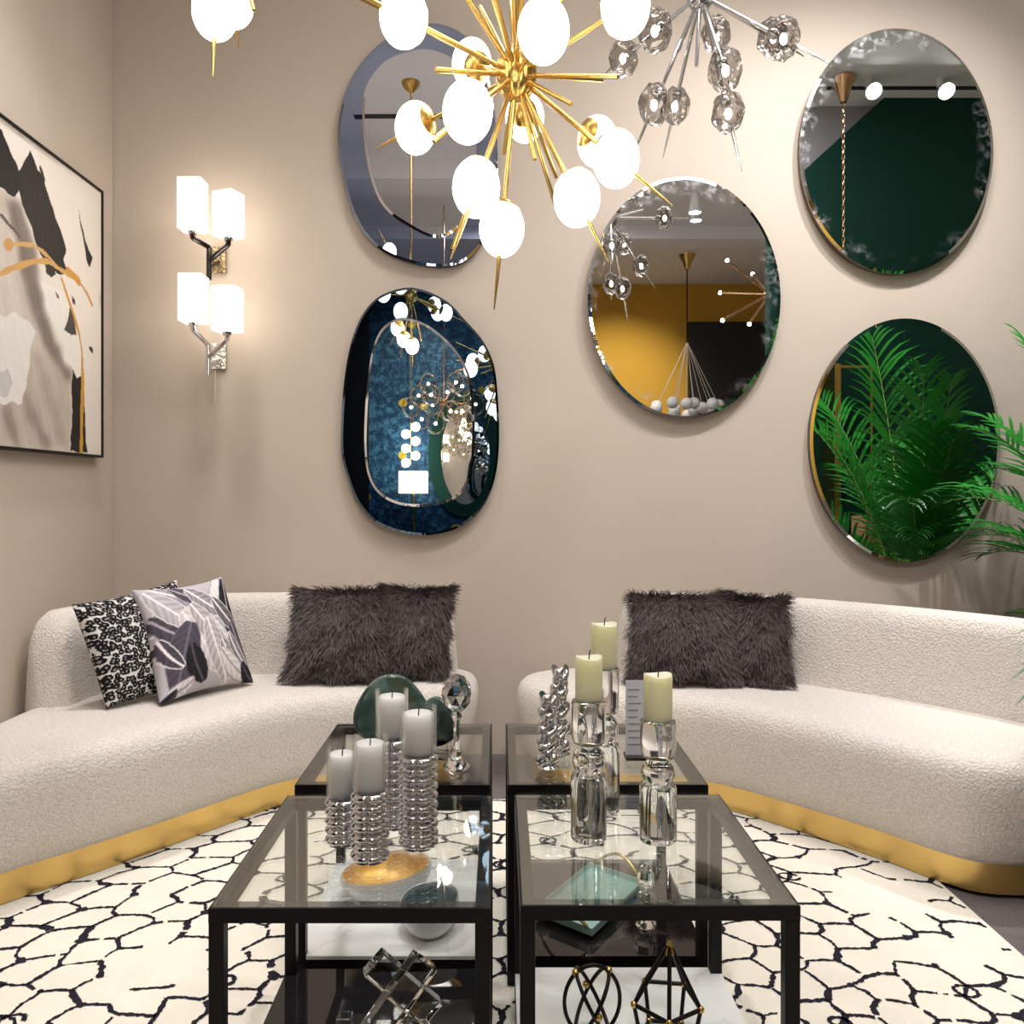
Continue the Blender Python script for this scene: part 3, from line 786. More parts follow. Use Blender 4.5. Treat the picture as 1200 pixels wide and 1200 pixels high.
# ------------------------------------------------------------------ tray, crystal figure, wire ornaments, crystal blocks
t = thing('serving_tray', (.228, 2.12, ZS), 'pale teal tray with curved brass handles on the black shelf', 'tray')
c = [Vector(p) for p in ((.246, 2.30, 0), (.372, 2.19, 0), (.212, 1.945, 0), (.086, 2.05, 0))]
cen = sum(c, Vector())/4
def quad_ring(s, z): return [tuple(cen+(p-cen)*s+Vector((0, 0, z))) for p in c]
MB().rings([quad_ring(.9, ZS+.001), quad_ring(.99, ZS+.012), quad_ring(1, ZS+.03), quad_ring(.975, ZS+.03), quad_ring(.95, ZS+.018)]).build('tray_body', M_TRAY, t, 25)
for a, b in ((c[0], c[1]), (c[3], c[2])):
    m = (a+b)/2; out = (m-cen).normalized(); pts = []
    for k in range(13):
        q = k/12; pts.append(tuple(a.lerp(b, .08+.84*q)+out*.014*math.sin(PI*q)+Vector((0, 0, ZS+.030+.038*math.sin(PI*q)))))
    MB().tube(pts, .004, 8).build('handle', M_BRASS, t, 60)['label'] = 'curved brass handle'

x, Y = .347, 2.02
t = thing('crystal_figurine', (x, Y, ZS), 'clear crystal figurine on the black shelf beside the tray', 'ornament')
M = Matrix.Translation((x, Y, ZS))
MB().lathe([(.024, .0005), (.026, .006), (.020, .018), (.012, .026)], 14, M).build('foot', M_CRYSTAL, t, 30)
MB().lathe([(.010, .0265), (.024, .04), (.026, .058), (.018, .076), (.011, .084)], 10, M).build('body', M_CRYSTAL, t, 20)
MB().lathe([(.009, .0845), (.018, .096), (.021, .114), (.016, .132), (.006, .147)], 10, M).build('head', M_CRYSTAL, t, 20)

def wire_sphere(x, y, z, r, rz, label):
    t = thing('wire_sphere', (x, y, ZS), label, 'ornament')
    Mr = Matrix.Translation((x, y, z)) @ Matrix.Rotation(.12, 4, 'Z')
    import itertools
    rings = [Matrix.Identity(4), Matrix.Rotation(PI/2-.10, 4, 'Z') @ Matrix.Rotation(0, 4, 'X'), Matrix.Rotation(PI/2-.10, 4, 'Z')]
    for k, rot in enumerate((Matrix.Identity(4), Matrix.Rotation(.62, 4, 'Y') @ Matrix.Rotation(PI/2-.12, 4, 'Z'), Matrix.Rotation(-.62, 4, 'Y') @ Matrix.Rotation(PI/2-.12, 4, 'Z'))):
        pts = [Matrix.Diagonal((1, 1, rz/r, 1)) @ (rot @ Vector((r*math.cos(a), 0, r*math.sin(a)))) for a in [2*PI*j/48 for j in range(48)]]
        MB().tube([Mr @ p for p in pts], .0038, 8, True).build('wire_ring', M_BLACK, t, 60)
    for q in ((0, -r*.99, 0), (0, r*.99, 0), (r*.6, 0, r*.82), (-r*.6, 0, r*.82), (r*.6, 0, -r*.82), (-r*.6, 0, -r*.82)):
        p = Mr @ (Matrix.Diagonal((1, 1, rz/r, 1)) @ Vector(q))
        MB().sphere(p, .0072, nu=10, nv=8).build('joint', M_BRASS, t, 60)
rs_ = .053; zr = .066
wire_sphere((694-VX)/F*1.60, 1.60, ZS+zr+.006, rs_, zr, 'black wire ring ornament with brass joints, left on the white shelf')

def wire_gem(Y, label):
    x = (781-VX)/F*Y
    t = thing('wire_polyhedron', (x, Y, ZS), label, 'ornament')
    apex = Vector((x+.006, Y, CZ-(1106-VY)/F*Y))
    zr = CZ-(1172-VY)/F*Y; r = .064
    up, lo = [], []
    for k in range(5):
        a = -PI/2-.12+2*PI*k/5
        up.append(Vector((x+r*math.cos(a), Y+r*math.sin(a), zr+.004*math.sin(a))))
        lo.append(Vector((x+r*.8*math.cos(a), Y+r*.8*math.sin(a), ZS+.007)))
    def bar(a, b, rad=.0040):
        MB().tube([a.lerp(b, .04), a.lerp(b, .96)], rad, 8).build('bar', M_BLACK, t, 60)
    for k in range(5):
        bar(apex, up[k]); bar(up[k], up[(k+1) % 5]); bar(up[k], lo[k]); bar(lo[k], lo[(k+1) % 5])
    for p in up+lo: MB().sphere(p, .0068, nu=10, nv=8).build('joint', M_BRASS, t, 60)
    MB().lathe([(.011, -.018), (.010, -.012), (.002, .006)], 12, Matrix.Translation(apex)).build('finial', M_BRASS, t, 30)
wire_gem(1.60, 'black wire polyhedron with brass corners, right on the white shelf')

x, Y, z = (467-VX)/F*1.58, 1.58, .178
t = thing('crystal_block_ornament', (x, Y, ZS), 'crossed clear crystal blocks standing on the black glass shelf', 'ornament')
for k, (ry, rz, dy) in enumerate(((.68, .3, 0), (-.78, .3, .034))):
    M = Matrix.Translation((x+(.004 if k else 0), Y+dy, z-.012)) @ Matrix.Rotation(rz, 4, 'Z') @ Matrix.Rotation(ry, 4, 'Y')
    MB().box(-.026, .026, -.0150, .0150, -.080, .080, M).build('crystal_block', M_CRYSTAL, t, 0, bevel=.002)
MB().box(x-.055, x+.055, Y-.03, Y+.055, ZS+.0005, ZS+.022).build('crystal_base', M_CRYSTAL, t, 0, bevel=.002)
x, Y = (404-VX)/F*1.60, 1.60
o = MB().box(x-.014, x+.014, Y-.014, Y+.014, ZS+.0005, ZS+.046).build('crystal_cube', M_CRYSTAL, None, 0, bevel=.002)
tag(o, 'small clear crystal block left of the crossed crystal blocks', 'ornament')

# ------------------------------------------------------------------ mirrors
def oval_mirror(cx, cy, rx, ry, antique, tint, label, depth=.045):
    Yf = WY-depth; c = P(cx, cy, Yf); a, b = rx/F*Yf, ry/F*Yf
    t = thing('wall_mirror', (c.x, WY, c.z), label, 'mirror', 'round frameless wall mirrors')
    n = 96
    ring = lambda s, y: [Vector((c.x+(a-s)*math.cos(2*PI*j/n), y, c.z+(b-s)*math.sin(2*PI*j/n))) for j in range(n)]
    MB().rings([ring(.004, WY-.0005), ring(.004, Yf+.006)]).build('backing', M_BACKING, t, 30)
    m = mirror_mat('mirror_silver', tint, (a, b) if antique else None)
    rel = lambda s, y: [p-c for p in ring(s, y)]
    o = MB().rings([rel(0, Yf+.0055), rel(0, Yf+.0022), rel(.012, Yf)]).build('mirror_glass', m, t, 10, loc=(0, -depth, 0))
oval_mirror(802, 349, 113, 142, True, (.86, .86, .86, 1), 'round antiqued mirror in the middle, reflecting a mustard wall')
oval_mirror(1051, 177, 113.5, 144, True, (.84, .86, .86, 1), 'round antiqued mirror high on the right of the wall')
oval_mirror(1061, 516, 111.5, 143, False, (.80, .84, .82, 1), 'round mirror reflecting the green palm, low on the right')

def egg_mirror(outer, inner, tint, tint_in, edge, label):
    Yf = WY-.04
    po = catmull([P(x, y, Yf) for x, y in outer], 120); pi_ = catmull([P(x, y, Yf-.01) for x, y in inner], 110)
    co = sum(po, Vector())/len(po); ci = sum(pi_, Vector())/len(pi_)
    t = thing('egg_mirror', (co.x, WY, co.z), label, 'mirror', 'egg shaped mirrors in tinted mirror surrounds')
    def ring(pts, cen, s, y):
        out = []
        for p in pts:
            d = p-cen; L = math.hypot(d.x, d.z); k = (L-s)/L
            out.append(Vector((cen.x+d.x*k, y, cen.z+d.z*k)))
        return out
    MB().rings([ring(po, co, .003, WY-.0005), ring(po, co, .003, Yf+.006)]).build('backing', edge, t, 30)
    MB().rings([ring(po, co, 0, Yf+.0055), ring(po, co, 0, Yf+.002), ring(po, co, .010, Yf)]).build('tinted_surround', mirror_mat('tinted_mirror', tint), t, 8)
    MB().rings([ring(pi_, ci, 0, Yf-.0003), ring(pi_, ci, 0, Yf-.0025), ring(pi_, ci, .011, Yf-.005)]).build('mirror_glass', mirror_mat('inner_mirror', tint_in), t, 5)
egg_mirror([(505, 27), (470, 35), (435, 60), (410, 95), (398, 135), (396, 170), (402, 210), (412, 245), (428, 275), (450, 295), (480, 307), (512, 312), (540, 308), (561, 290), (575, 262), (582, 225), (583, 180), (579, 130), (571, 85), (556, 55), (535, 35)],
           [(490, 57), (455, 68), (434, 90), (425, 115), (425, 150), (430, 190), (440, 225), (455, 248), (480, 265), (505, 277), (525, 275), (540, 262), (550, 240), (557, 200), (558, 150), (553, 105), (540, 75), (515, 60)],
           (.40, .46, .66, 1), (.86, .86, .92, 1), M_NAVYEDGE, 'egg shaped mirror in a pale grey blue surround, upper left')
egg_mirror([(475, 337), (445, 347), (425, 368), (412, 400), (404, 440), (400, 490), (400, 530), (408, 562), (420, 590), (440, 612), (470, 624), (505, 627), (540, 617), (565, 595), (580, 560), (585, 515), (583, 460), (578, 425), (565, 398), (545, 375), (525, 354), (500, 341)],
           [(465, 373), (447, 385), (436, 410), (430, 450), (427, 490), (427, 530), (432, 560), (445, 580), (470, 592), (505, 593), (535, 583), (550, 560), (556, 520), (555, 470), (550, 440), (538, 415), (520, 395), (500, 380), (480, 373)],
           (.14, .19, .26, 1), (.84, .85, .86, 1), M_NAVYEDGE, 'egg shaped mirror in a dark navy surround, lower left')

# ------------------------------------------------------------------ painting on the left wall
def build_painting():
    X = LX+.032; y0, y1, z0, z1 = 2.02, 3.425, 1.252, 2.305
    t = thing('framed_painting', (LX, (y0+y1)/2, (z0+z1)/2), 'large abstract painting in black, cream and ochre, thin black frame, left wall', 'painting')
    fw = .010
    mb = MB()
    mb.box(LX+.001, X+.006, y0-fw, y0, z0-fw, z1+fw).box(LX+.001, X+.006, y1, y1+fw, z0-fw, z1+fw)
    mb.box(LX+.001, X+.006, y0, y1, z0-fw, z0).box(LX+.001, X+.006, y0, y1, z1, z1+fw)
    mb.build('frame', M_BLACK, t, 0)
    NY, NZ = 360, 300
    ys = np.linspace(y0, y1, NY); zs = np.linspace(z0, z1, NZ)
    YY, ZZ = np.meshgrid(ys, zs)
    # strokes are listed as the brush left them, in painting units: a along the wall, b up; read from the photo
    def to_ab(px, py):
        Y = -X/((VX-px)/F); return Y, CZ-(py-VY)/F*Y
    nz = np.zeros_like(YY)
    for k in range(14):
        a, b, c_ = RNG.uniform(-90, 90, 2).tolist()+[RNG.uniform(0, 6)]
        nz += np.sin(YY*a+ZZ*b+c_)/14
    lin = lambda c: np.array([s2l(x) for x in c])
    col = np.ones(YY.shape+(3,))*lin((230, 222, 214))
    def poly_mask(pts, jit=.006, raw=False):
        pp = pts if raw else [to_ab(*p) for p in pts]
        A = YY+nz*jit*3; B = ZZ+np.roll(nz, 37, 0)*jit*3
        ins = np.zeros(YY.shape, bool); n = len(pp)
        for i in range(n):
            x1_, z1_ = pp[i]; x2_, z2_ = pp[(i+1) % n]
            cond = ((z1_ > B) != (z2_ > B)) & (A < (x2_-x1_)*(B-z1_)/(z2_-z1_+1e-12)+x1_)
            ins ^= cond
        return ins
    def blur(a, n):
        for ax in (0, 1):
            acc = np.zeros_like(a)
            for k in range(-n, n+1): acc += np.roll(a, k, ax)
            a = acc/(2*n+1)
        return a
    def fill(pts, c, jit=.006, streak=0, raw=False, alpha=1):
        m = poly_mask(pts, jit, raw)
        if jit >= .01:
            w = blur(blur(m.astype(float), 4), 4)[..., None]
            sh = 1+streak*(np.sin(YY*60+ZZ*34+nz*3)*.6+np.sin(YY*170+ZZ*70)*.3)
            col[:] = col*(1-w)+lin(c)[None, None]*sh[..., None]*w
            return
        sh = 1+streak*(np.sin(YY*130+ZZ*52+nz*5)*.5+np.sin(YY*310+ZZ*120)*.35)
        cc = lin(c)[None, None]*sh[..., None]
        col[m] = (col*(1-alpha)+cc*alpha)[m]
    def line(pts, w, c):
        pp = [to_ab(*p) for p in pts]
        d = np.full(YY.shape, 9.0)
        for (a1, b1), (a2, b2) in zip(pp[:-1], pp[1:]):
            dx, dy = a2-a1, b2-b1; q = np.clip(((YY-a1)*dx+(ZZ-b1)*dy)/(dx*dx+dy*dy), 0, 1)
            d = np.minimum(d, np.hypot(YY-a1-q*dx, ZZ-b1-q*dy))
        col[d < w*(1+nz*.8)] = lin(c)
    # grey beige washes
    fill([(-60, 215), (0, 222), (22, 240), (40, 290), (48, 350), (62, 400), (85, 440), (84, 530), (-60, 530)], (190, 178, 168), .01, .08)
    fill([(8, 235), (26, 240), (40, 290), (48, 345), (60, 385), (84, 440), (80, 450), (50, 400), (30, 345), (20, 300)], (128, 116, 108), .01, .12)
    fill([(-60, 235), (6, 245), (18, 290), (26, 350), (50, 410), (-60, 400)], (206, 196, 187), .01, .06)
    fill([(28, 445), (36, 470), (62, 525), (50, 525), (28, 480)], (150, 136, 126), .01, .1)
    fill([(5, 470), (14, 480), (28, 525), (18, 525), (2, 490)], (150, 136, 126), .01, .1)
    fill([(40, 410), (70, 470), (80, 520), (70, 522), (50, 470)], (178, 164, 152), .01, .08)
    # white impasto patches
    fill([(-60, 372), (0, 370), (20, 367), (34, 378), (42, 390), (36, 410), (30, 450), (26, 470), (8, 474), (-60, 480)], (226, 222, 218), .008, .03)
    fill([(-10, 440), (10, 430), (16, 450), (8, 462), (-10, 465)], (200, 196, 196), .008, .05)
    fill([(48, 330), (62, 335), (82, 350), (92, 380), (98, 420), (94, 440), (90, 446), (84, 430), (76, 420), (76, 405), (62, 380), (54, 355)], (232, 228, 222), .006, .03)
    # black brush blocks
    fill([(-60, 130), (2, 152), (12, 178), (22, 197), (24, 220), (16, 232), (0, 222), (-60, 200)], (32, 28, 28), .006, .25)
    fill([(33, 183), (35, 176), (44, 200), (52, 212), (64, 252), (78, 290), (75, 306), (80, 320), (70, 322), (56, 316), (45, 295), (38, 268), (26, 240), (22, 224), (22, 200)], (36, 31, 30), .006, .3)
    fill([(47, 192), (51, 204), (53, 212), (49, 210), (46, 198)], (40, 36, 34), .003)
    fill([(92, 244), (100, 282), (108, 302), (105, 314), (102, 306), (96, 272)], (34, 30, 30), .003)
    fill([(2, 248), (12, 262), (23, 276), (22, 279), (10, 264), (0, 252)], (92, 82, 78), .004)
    fill([(54, 308), (62, 316), (66, 322), (60, 325), (54, 318)], (46, 40, 38), .004)
    fill([(82, 360), (88, 374), (90, 392), (84, 394), (75, 386), (79, 376)], (70, 66, 64), .004, .2)
    fill([(65, 341), (69, 347), (70, 351), (67, 348)], (50, 46, 46), .002)
    fill([(84, 346), (88, 352), (88, 358), (85, 355)], (60, 54, 60), .002)
    fill([(84, 432), (90, 442), (98, 440), (100, 490), (102, 530), (83, 530), (84, 490)], (30, 27, 27), .006, .25)
    fill([(104, 407), (108, 406), (109, 415), (105, 411)], (40, 36, 36), .002)
    # ochre drips
    line([(-30, 330), (0, 321), (20, 312), (42, 306), (56, 306), (70, 315), (85, 325)], .010, (206, 160, 96))
    line([(12, 286), (24, 286), (38, 287), (48, 293), (58, 302), (66, 312)], .008, (208, 164, 104))
    line([(10, 287), (12, 286)], .020, (200, 152, 88))
    line([(80, 318), (92, 330)], .016, (206, 152, 70))
    line([(92, 330), (97, 336), (103, 346), (108, 358)], .006, (196, 142, 66))
    line([(72, 326), (78, 345), (86, 368), (93, 392), (96, 412), (97, 440)], .007, (204, 148, 64))
    line([(97, 440), (96, 480), (95, 530)], .012, (204, 150, 50))
    # unseen left part carries on in the same manner
    fill([(2.02, 1.9), (2.2, 2.3), (2.42, 2.3), (2.34, 1.95), (2.15, 1.7)], (36, 32, 31), .02, .3, raw=True)
    fill([(2.1, 1.25), (2.3, 1.6), (2.5, 1.55), (2.45, 1.25)], (200, 196, 192), .02, .05, raw=True)
    verts = np.stack([np.full(YY.size, X), YY.ravel(), ZZ.ravel()], 1)
    faces = [(j*NY+i, j*NY+i+1, (j+1)*NY+i+1, (j+1)*NY+i) for j in range(NZ-1) for i in range(NY-1)]
    cols = np.concatenate([np.clip(col.reshape(-1, 3), 0, 1), np.ones((YY.size, 1))], 1)
    nb = len(verts)
    back = [(LX+.002, y0, z0), (LX+.002, y1, z0), (LX+.002, y1, z1), (LX+.002, y0, z1)]
    me = bpy.data.meshes.new('canvas'); me.from_pydata([tuple(v) for v in verts]+back, [], faces+[(nb+3, nb+2, nb+1, nb)]); me.update()
    me.materials.append(M_CANVAS)
    ca = me.color_attributes.new('Col', 'FLOAT_COLOR', 'POINT')
    ca.data.foreach_set('color', np.concatenate([cols, np.ones((4, 4))]).astype(np.float32).ravel())
    link('canvas', me, t)
build_painting()

# ------------------------------------------------------------------ wall sconces
def sconce(shades, plate, stem, metal, label):
    pc = P(*plate, WY-.006)
    t = thing('wall_sconce', (pc.x, WY, pc.z), label, 'wall lamp', 'twin shade wall sconces')
    MB().box(pc.x-.030, pc.x+.030, WY-.016, WY-.0005, pc.z-.055, pc.z+.055).build('backplate', M_HAMMER if metal is M_DCHROME else M_HAMMER2, t, 0, bevel=.003)
    yj = 3.50
    s0, s1 = P(stem[0], stem[1], yj), P(stem[0], stem[2], yj)
    mb = MB().tube([s0, s1], .011, 10).tube([P(stem[0], (stem[1]+stem[2])/2+4, yj), (pc.x, WY-.014, pc.z-.01)], .009, 8)
    mb.build('stem', metal, t, 60)
    for (xa, xb, ya, yb, Y, rot) in shades:
        p0, p1 = P(xa, ya, Y), P(xb, yb, Y); w = (p1.x-p0.x)/2; cx = p0.x+w; dep = w*.95; cy = Y+dep
        M = Matrix.Translation((cx, cy, 0)) @ Matrix.Rotation(rot, 4, 'Z')
        bott = Vector((cx, cy, p1.z))
        left = cx < s0.x
        k2 = bott+Vector((0, 0, -.030))
        kn = Vector((s0.x, yj, s0.z)) if left else Vector((s0.x+.004, yj, s0.z-(s0.z-s1.z)*.40))
        MB().tube([kn, kn.lerp(k2, .96), k2, bott+Vector((0, 0, .01))], .0105, 8).build('arm', metal, t, 60)
        rings = [[M @ Vector((sx*w, sy*dep, z)) for sx, sy in ((-1, -1), (1, -1), (1, 1), (-1, 1))] for z in (p1.z, p0.z)]
        inner = [[M @ Vector((sx*(w-.004), sy*(dep-.004), z)) for sx, sy in ((-1, -1), (1, -1), (1, 1), (-1, 1))] for z in (p0.z, p0.z-.01)]
        sh = MB().rings(rings+inner, cap0=True, cap1=True).build('lamp_shade', M_SHADE, t, 0, bevel=.003)
        MB().lathe([(.016, -.016), (.020, -.006), (.020, -.001)], 14, Matrix.Translation(bott)).build('socket_cap', M_CHROME, t, 40)
sconce([(207, 235, 207, 266, 3.38, 0), (250, 277, 222, 274, 3.36, -.35)], (257, 305), (245, 290, 328), M_DCHROME, 'upper wall sconce with two lit square shades and black stem')
sconce([(208, 236, 320, 375, 3.38, 0), (248, 276, 334, 386, 3.36, -.18)], (257, 418), (244, 404, 440), M_CHROME, 'lower wall sconce with two lit square shades and chrome stem')
o = MB().tube([P(252, 434, 3.585), P(252, 474, 3.585)], .004, 6).build('power_cord', M_CABLE, None, 60)
tag(o, 'short beige cord hanging below the lower wall sconce', 'cord')

# ------------------------------------------------------------------ globe chandeliers
ST = 1.27
def solve_on_ball(hub, px, py, sign, R):
    Y = hub.y+sign*R*.5
    lo, hi = (hub.y-R, hub.y) if sign < 0 else (hub.y, hub.y+R)
    best = None
    for i in range(201):
        y = lo+(hi-lo)*i/200; p = P(px, py, y); d = p-hub
        e = abs(math.sqrt(d.x**2+d.y**2+(d.z/ST)**2)-R)
        if best is None or e < best[0]: best = (e, p)
    return best[1]
GLOBE_ME = {}
def globe_chandelier(hub, globes, spokes, label, R, gr, metal, smoked=False, group=None, canopy=True):
    kind = 'chandelier'
    t = thing(kind, hub, label, 'chandelier', group)
    hr = .041 if not smoked else .04
    lob = lambda r, z, a: r*(.92+.08*abs(math.sin(a*4))**.6)
    pr_ = [(hr*math.sin(x*PI/12)+.001, -hr*1.3*math.cos(x*PI/12)) for x in range(0, 13)]
    MB().lathe(pr_, 48, Matrix.Translation(hub), lob).build('hub', metal, t, 50)
    top = Vector((hub.x, hub.y, ZC))
    MB().tube([hub+Vector((0, 0, hr)), top-Vector((0, 0, .05))], .006, 8).build('drop_rod', metal, t, 60)
    MB().lathe([(.012, -.07), (.03, -.05), (.055, -.02), (.06, -.0005)], 24, Matrix.Translation(top)).build('canopy', metal, t, 40)
    rr_ = .0048 if not smoked else .006
    for g in globes:
        px, py, sg = g[:3]; spike = g[3] if len(g) > 3 else .10
        c = solve_on_ball(hub, px, py, sg, R); d = (c-hub).normalized()
        dist = (c-hub).length
        ext = 1/math.sqrt((d.x**2+d.y**2)/gr**2+d.z**2/(gr*ST)**2)     # globe radius along the arm
        mb = MB().tube([hub+d*hr*.8, hub+d*(dist-ext*.86)], rr_, 10)
        if spike:
            e0 = dist+ext*.93
            sp = MB().tube([hub+d*e0, hub+d*(e0+spike*.5), hub+d*(e0+spike)], [rr_*.95, rr_*.7, rr_*.25], 8)
        arm = mb.build('arm', metal, t, 60)
        if spike: sp.build('spike', metal, arm, 60)
        M = align(-d)
        if not smoked:
            MB().sphere(c, gr, gr, gr*ST, 28, 18).build('globe', M_OPAL, arm, 170)
            # cap: shallow dome hugging the hub side of the globe
            rings = []
            base = Vector((0, 0, 1)).rotation_difference(-d).to_matrix()
            for th in (0.03, .2, .4, .6, .72):
                rr = []
                for j in range(24):
                    a = 2*PI*j/24
                    w = base @ Vector((math.sin(th)*math.cos(a), math.sin(th)*math.sin(a), math.cos(th)))
                    e = 1.035/math.sqrt((w.x**2+w.y**2)/gr**2+w.z**2/(gr*ST)**2)
                    rr.append(c+w*e)
                rings.append(rr)
            MB().rings(rings, cap1=False).build('globe_cap', metal, arm, 60)
        else:
            rngs = []
            seed = px*.37+py
            mb = MB(); nu, nv = 26, 16
            for i in range(nv+1):
                th = min(max(PI*i/nv, .02), PI-.02); rr = []
                for j in range(nu):
                    a = 2*PI*j/nu
                    k = 1+.045*math.sin(a*5+th*4+seed)+.03*math.sin(a*3-th*7+seed)
                    rr.append(c+Vector((gr*k*math.sin(th)*math.cos(a), gr*k*math.sin(th)*math.sin(a), -gr*ST*k*math.cos(th))))
                rngs.append(rr)
            mb.rings(rngs).build('smoked_globe', M_SMOKE, arm, 170)
            MB().lathe([(.007, 0), (.013, .006), (.016, .020), (.010, .032)], 16, Matrix.Translation(c) @ align(-d, (0, 0, 0)) @ Matrix.Translation((0, 0, gr*.35))).build('socket', metal, arm, 40)
            MB().sphere(c+d*.004, .010, .010, .016, 12, 8).build('bulb', M_BULB, arm, 170)
    for s in spokes:
        c = solve_on_ball(hub, s[0], s[1], s[2], s[3]); d = (c-hub).normalized()
        MB().tube([hub+d*hr*.8, c], rr_*.92, 8).build('spoke', metal, t, 60)
    return t
hubA = P(605, 88, 1.68)
globe_chandelier(hubA, [(473, 20, -1), (553, 75, 1), (548, 131, -1), (487, 150, 1, .07), (558, 220, -1, .12), (588, 268, -1, .11), (676, 232, -1), (722, 186, -1), (700, 166, 1), (615, 138, 1), (637, 36, -1, .06), (733, 8, -1),
                        (560, -60, 1), (640, -75, 1), (520, -45, -1), (690, -55, -1), (600, -105, -1)],
    [(511, 81, -1, .19), (513, 84, 1, .2), (724, 90, -1, .22), (706, 94, 1, .2), (670, 122, -1, .15), (590, 180, 1, .2), (627, 187, -1, .16), (650, 238, 1, .24), (652, 208, 1, .22), (508, 166, -1, .25), (530, 292, -1, .29), (563, 8, 1, .2), (580, -5, -1, .2), (598, -10, 1, .2), (612, -8, -1, .2), (418, -4, -1, .33)],
    'gold sputnik chandelier with white globes over the glass tables', .25, .0435, M_BRASS, group='gold globe chandeliers')
hubB = P(258, -155, 1.71)
globe_chandelier(hubB, [(252, 14, -1, .085), (274, 4, 1, .06), (150, -130, -1), (190, -60, -1), (340, -80, 1), (370, -150, -1), (300, -250, -1), (200, -270, 1), (240, -110, 1), (280, -65, 1), (215, -60, 1), (320, -200, -1)],
    [(297, 12, -1, .24), (160, -200, 1, .2), (350, -230, 1, .2)],
    'gold globe chandelier at top left, only its lowest globes in view', .25, .0435, M_BRASS, group='gold globe chandeliers')
hubC = P(821, -6, 2.53)
globe_chandelier(hubC, [(768, 36, -1, .04), (731, 68, 1, .04), (767, 122, -1, .11), (791, 124, 1, .13), (850, 82, -1, .04), (853, 132, -1, .13), (839, 40, 1, .04), (917, 45, -1, .12), (905, 44, 1, .10),
                        (745, -30, -1), (770, -75, 1), (900, -50, -1), (880, -85, 1), (820, -110, -1), (850, -90, -1), (735, -70, 1)],
    [(816, 77, -1, .2), (795, 60, -1, .16), (870, 20, 1, .2), (780, -60, -1, .2), (860, -60, -1, .2)],
    'chrome sputnik chandelier with smoked glass globes over the right sofa', .30, .047, M_CHROME, True)

# ------------------------------------------------------------------ palm
def frond(t, base, az, lift, L, droop, wid, seed):
    rnd = random.Random(seed); n = 26; pts = []
    d = Vector((math.cos(az)*math.cos(lift), math.sin(az)*math.cos(lift), math.sin(lift))); p = Vector(base)
    for i in range(n+1):
        pts.append(p.copy()); p = p+d*(L/n); d = (d+Vector((0, 0, -droop/n*(.35+1.6*i/n)))).normalized()
    for p_ in pts: p_.y = min(p_.y, WY-.085)
    mb = MB(); mb.mi = 1; mb.tube(pts[:-1], [.007*(1-.85*i/n) for i in range(n)], 6); mb.mi = 0
    for i in range(7, n):
        for half in ((0,) if i % 3 else (0, .5)):
            q = pts[i].lerp(pts[i+1], half); tg = (pts[min(i+1, n)]-pts[i-1]).normalized()
            f = (i-7+half)/(n-7)
            ll = wid*1.25*math.sin(PI*(.12+.82*f))**.7*rnd.uniform(.8, 1.12)
            sidev = tg.cross(Vector((0, 0, 1))).normalized(); upv = sidev.cross(tg).normalized()
            for s in (-1, 1):
                dr = (sidev*s*.78+tg*(.75+.5*f)+upv*.40).normalized()
                a = q; w0 = .012*(1-.4*f)
                rows = []; pp = a.copy(); dd = dr.copy()
                for k in range(5):
                    wv = w0*(.45, 1, .95, .6, .05)[k]
                    cr = dd.cross(upv).normalized()
                    rows.append((pp-cr*wv, pp+upv*-.002*0+Vector((0, 0, -.0025))*(k < 4), pp+cr*wv))
                    pp = pp+dd*ll/4; dd = (dd+Vector((0, 0, -.16-.08*k))).normalized()
                    pp.y = min(pp.y, WY-.06)
                mb.add([v for r in rows for v in r], [(k*3+j, k*3+j+1, k*3+j+4, k*3+j+3) for k in range(4) for j in (0, 1)])
    mb.build('frond', [M_PALM, M_STEM], t, 60)
bx, by = 2.17, 2.72
t = thing('areca_palm', (bx, by, 0), 'tall green areca palm at the right edge behind the sofa', 'plant')
MB().lathe([(.12, .001), (.15, .02), (.17, .33), (.175, .36), (.16, .36), (.155, .33), (.02, .33)], 32, Matrix.Translation((bx, by, 0))).build('planter', M_POT, t, 40)
MB().lathe([(.15, .325), (.12, .338), (.02, .345)], 20, Matrix.Translation((bx, by, 0))).build('soil', M_SOIL, t, 60)
fr = [  # azimuth deg, lift deg, length, droop, leaflet length
    (250, 72, 1.55, 1.0, .27), (232, 60, 1.35, 1.5, .25), (270, 62, 1.45, 1.3, .26), (292, 66, 1.5, 1.2, .25), (218, 48, 1.05, 1.7, .22), (240, 42, 1.1, 1.5, .22),
    (315, 62, 1.4, 1.4, .24), (20, 62, 1.4, 1.4, .24), (345, 66, 1.5, 1.2, .24), (262, 80, 1.75, .7, .28), (205, 76, 1.25, 1.0, .22), (285, 48, 1.1, 1.6, .22),
    (112, 73, 1.28, 1.35, .22), (115, 78, 1.46, 1.05, .22), (118, 68, 1.0, 1.9, .22), (112, 66, .95, 1.9, .20), (120, 71, 1.2, 2.1, .24), (108, 74, 1.1, 1.7, .22), (106, 70, 1.35, 1.4, .22),
    (104, 50, .75, 1.6, .16), (100, 78, 1.4, .9, .18), (60, 70, 1.5, 1.2, .22), (226, 74, 1.4, 1.2, .25), (255, 55, .9, 1.2, .2)]
for k, (az, li, L, dr, w) in enumerate(fr):
    a = math.radians(az)
    frond(t, (bx+.05*math.cos(a), by+.05*math.sin(a), .34), a, math.radians(li), L, dr, w, 50+k)

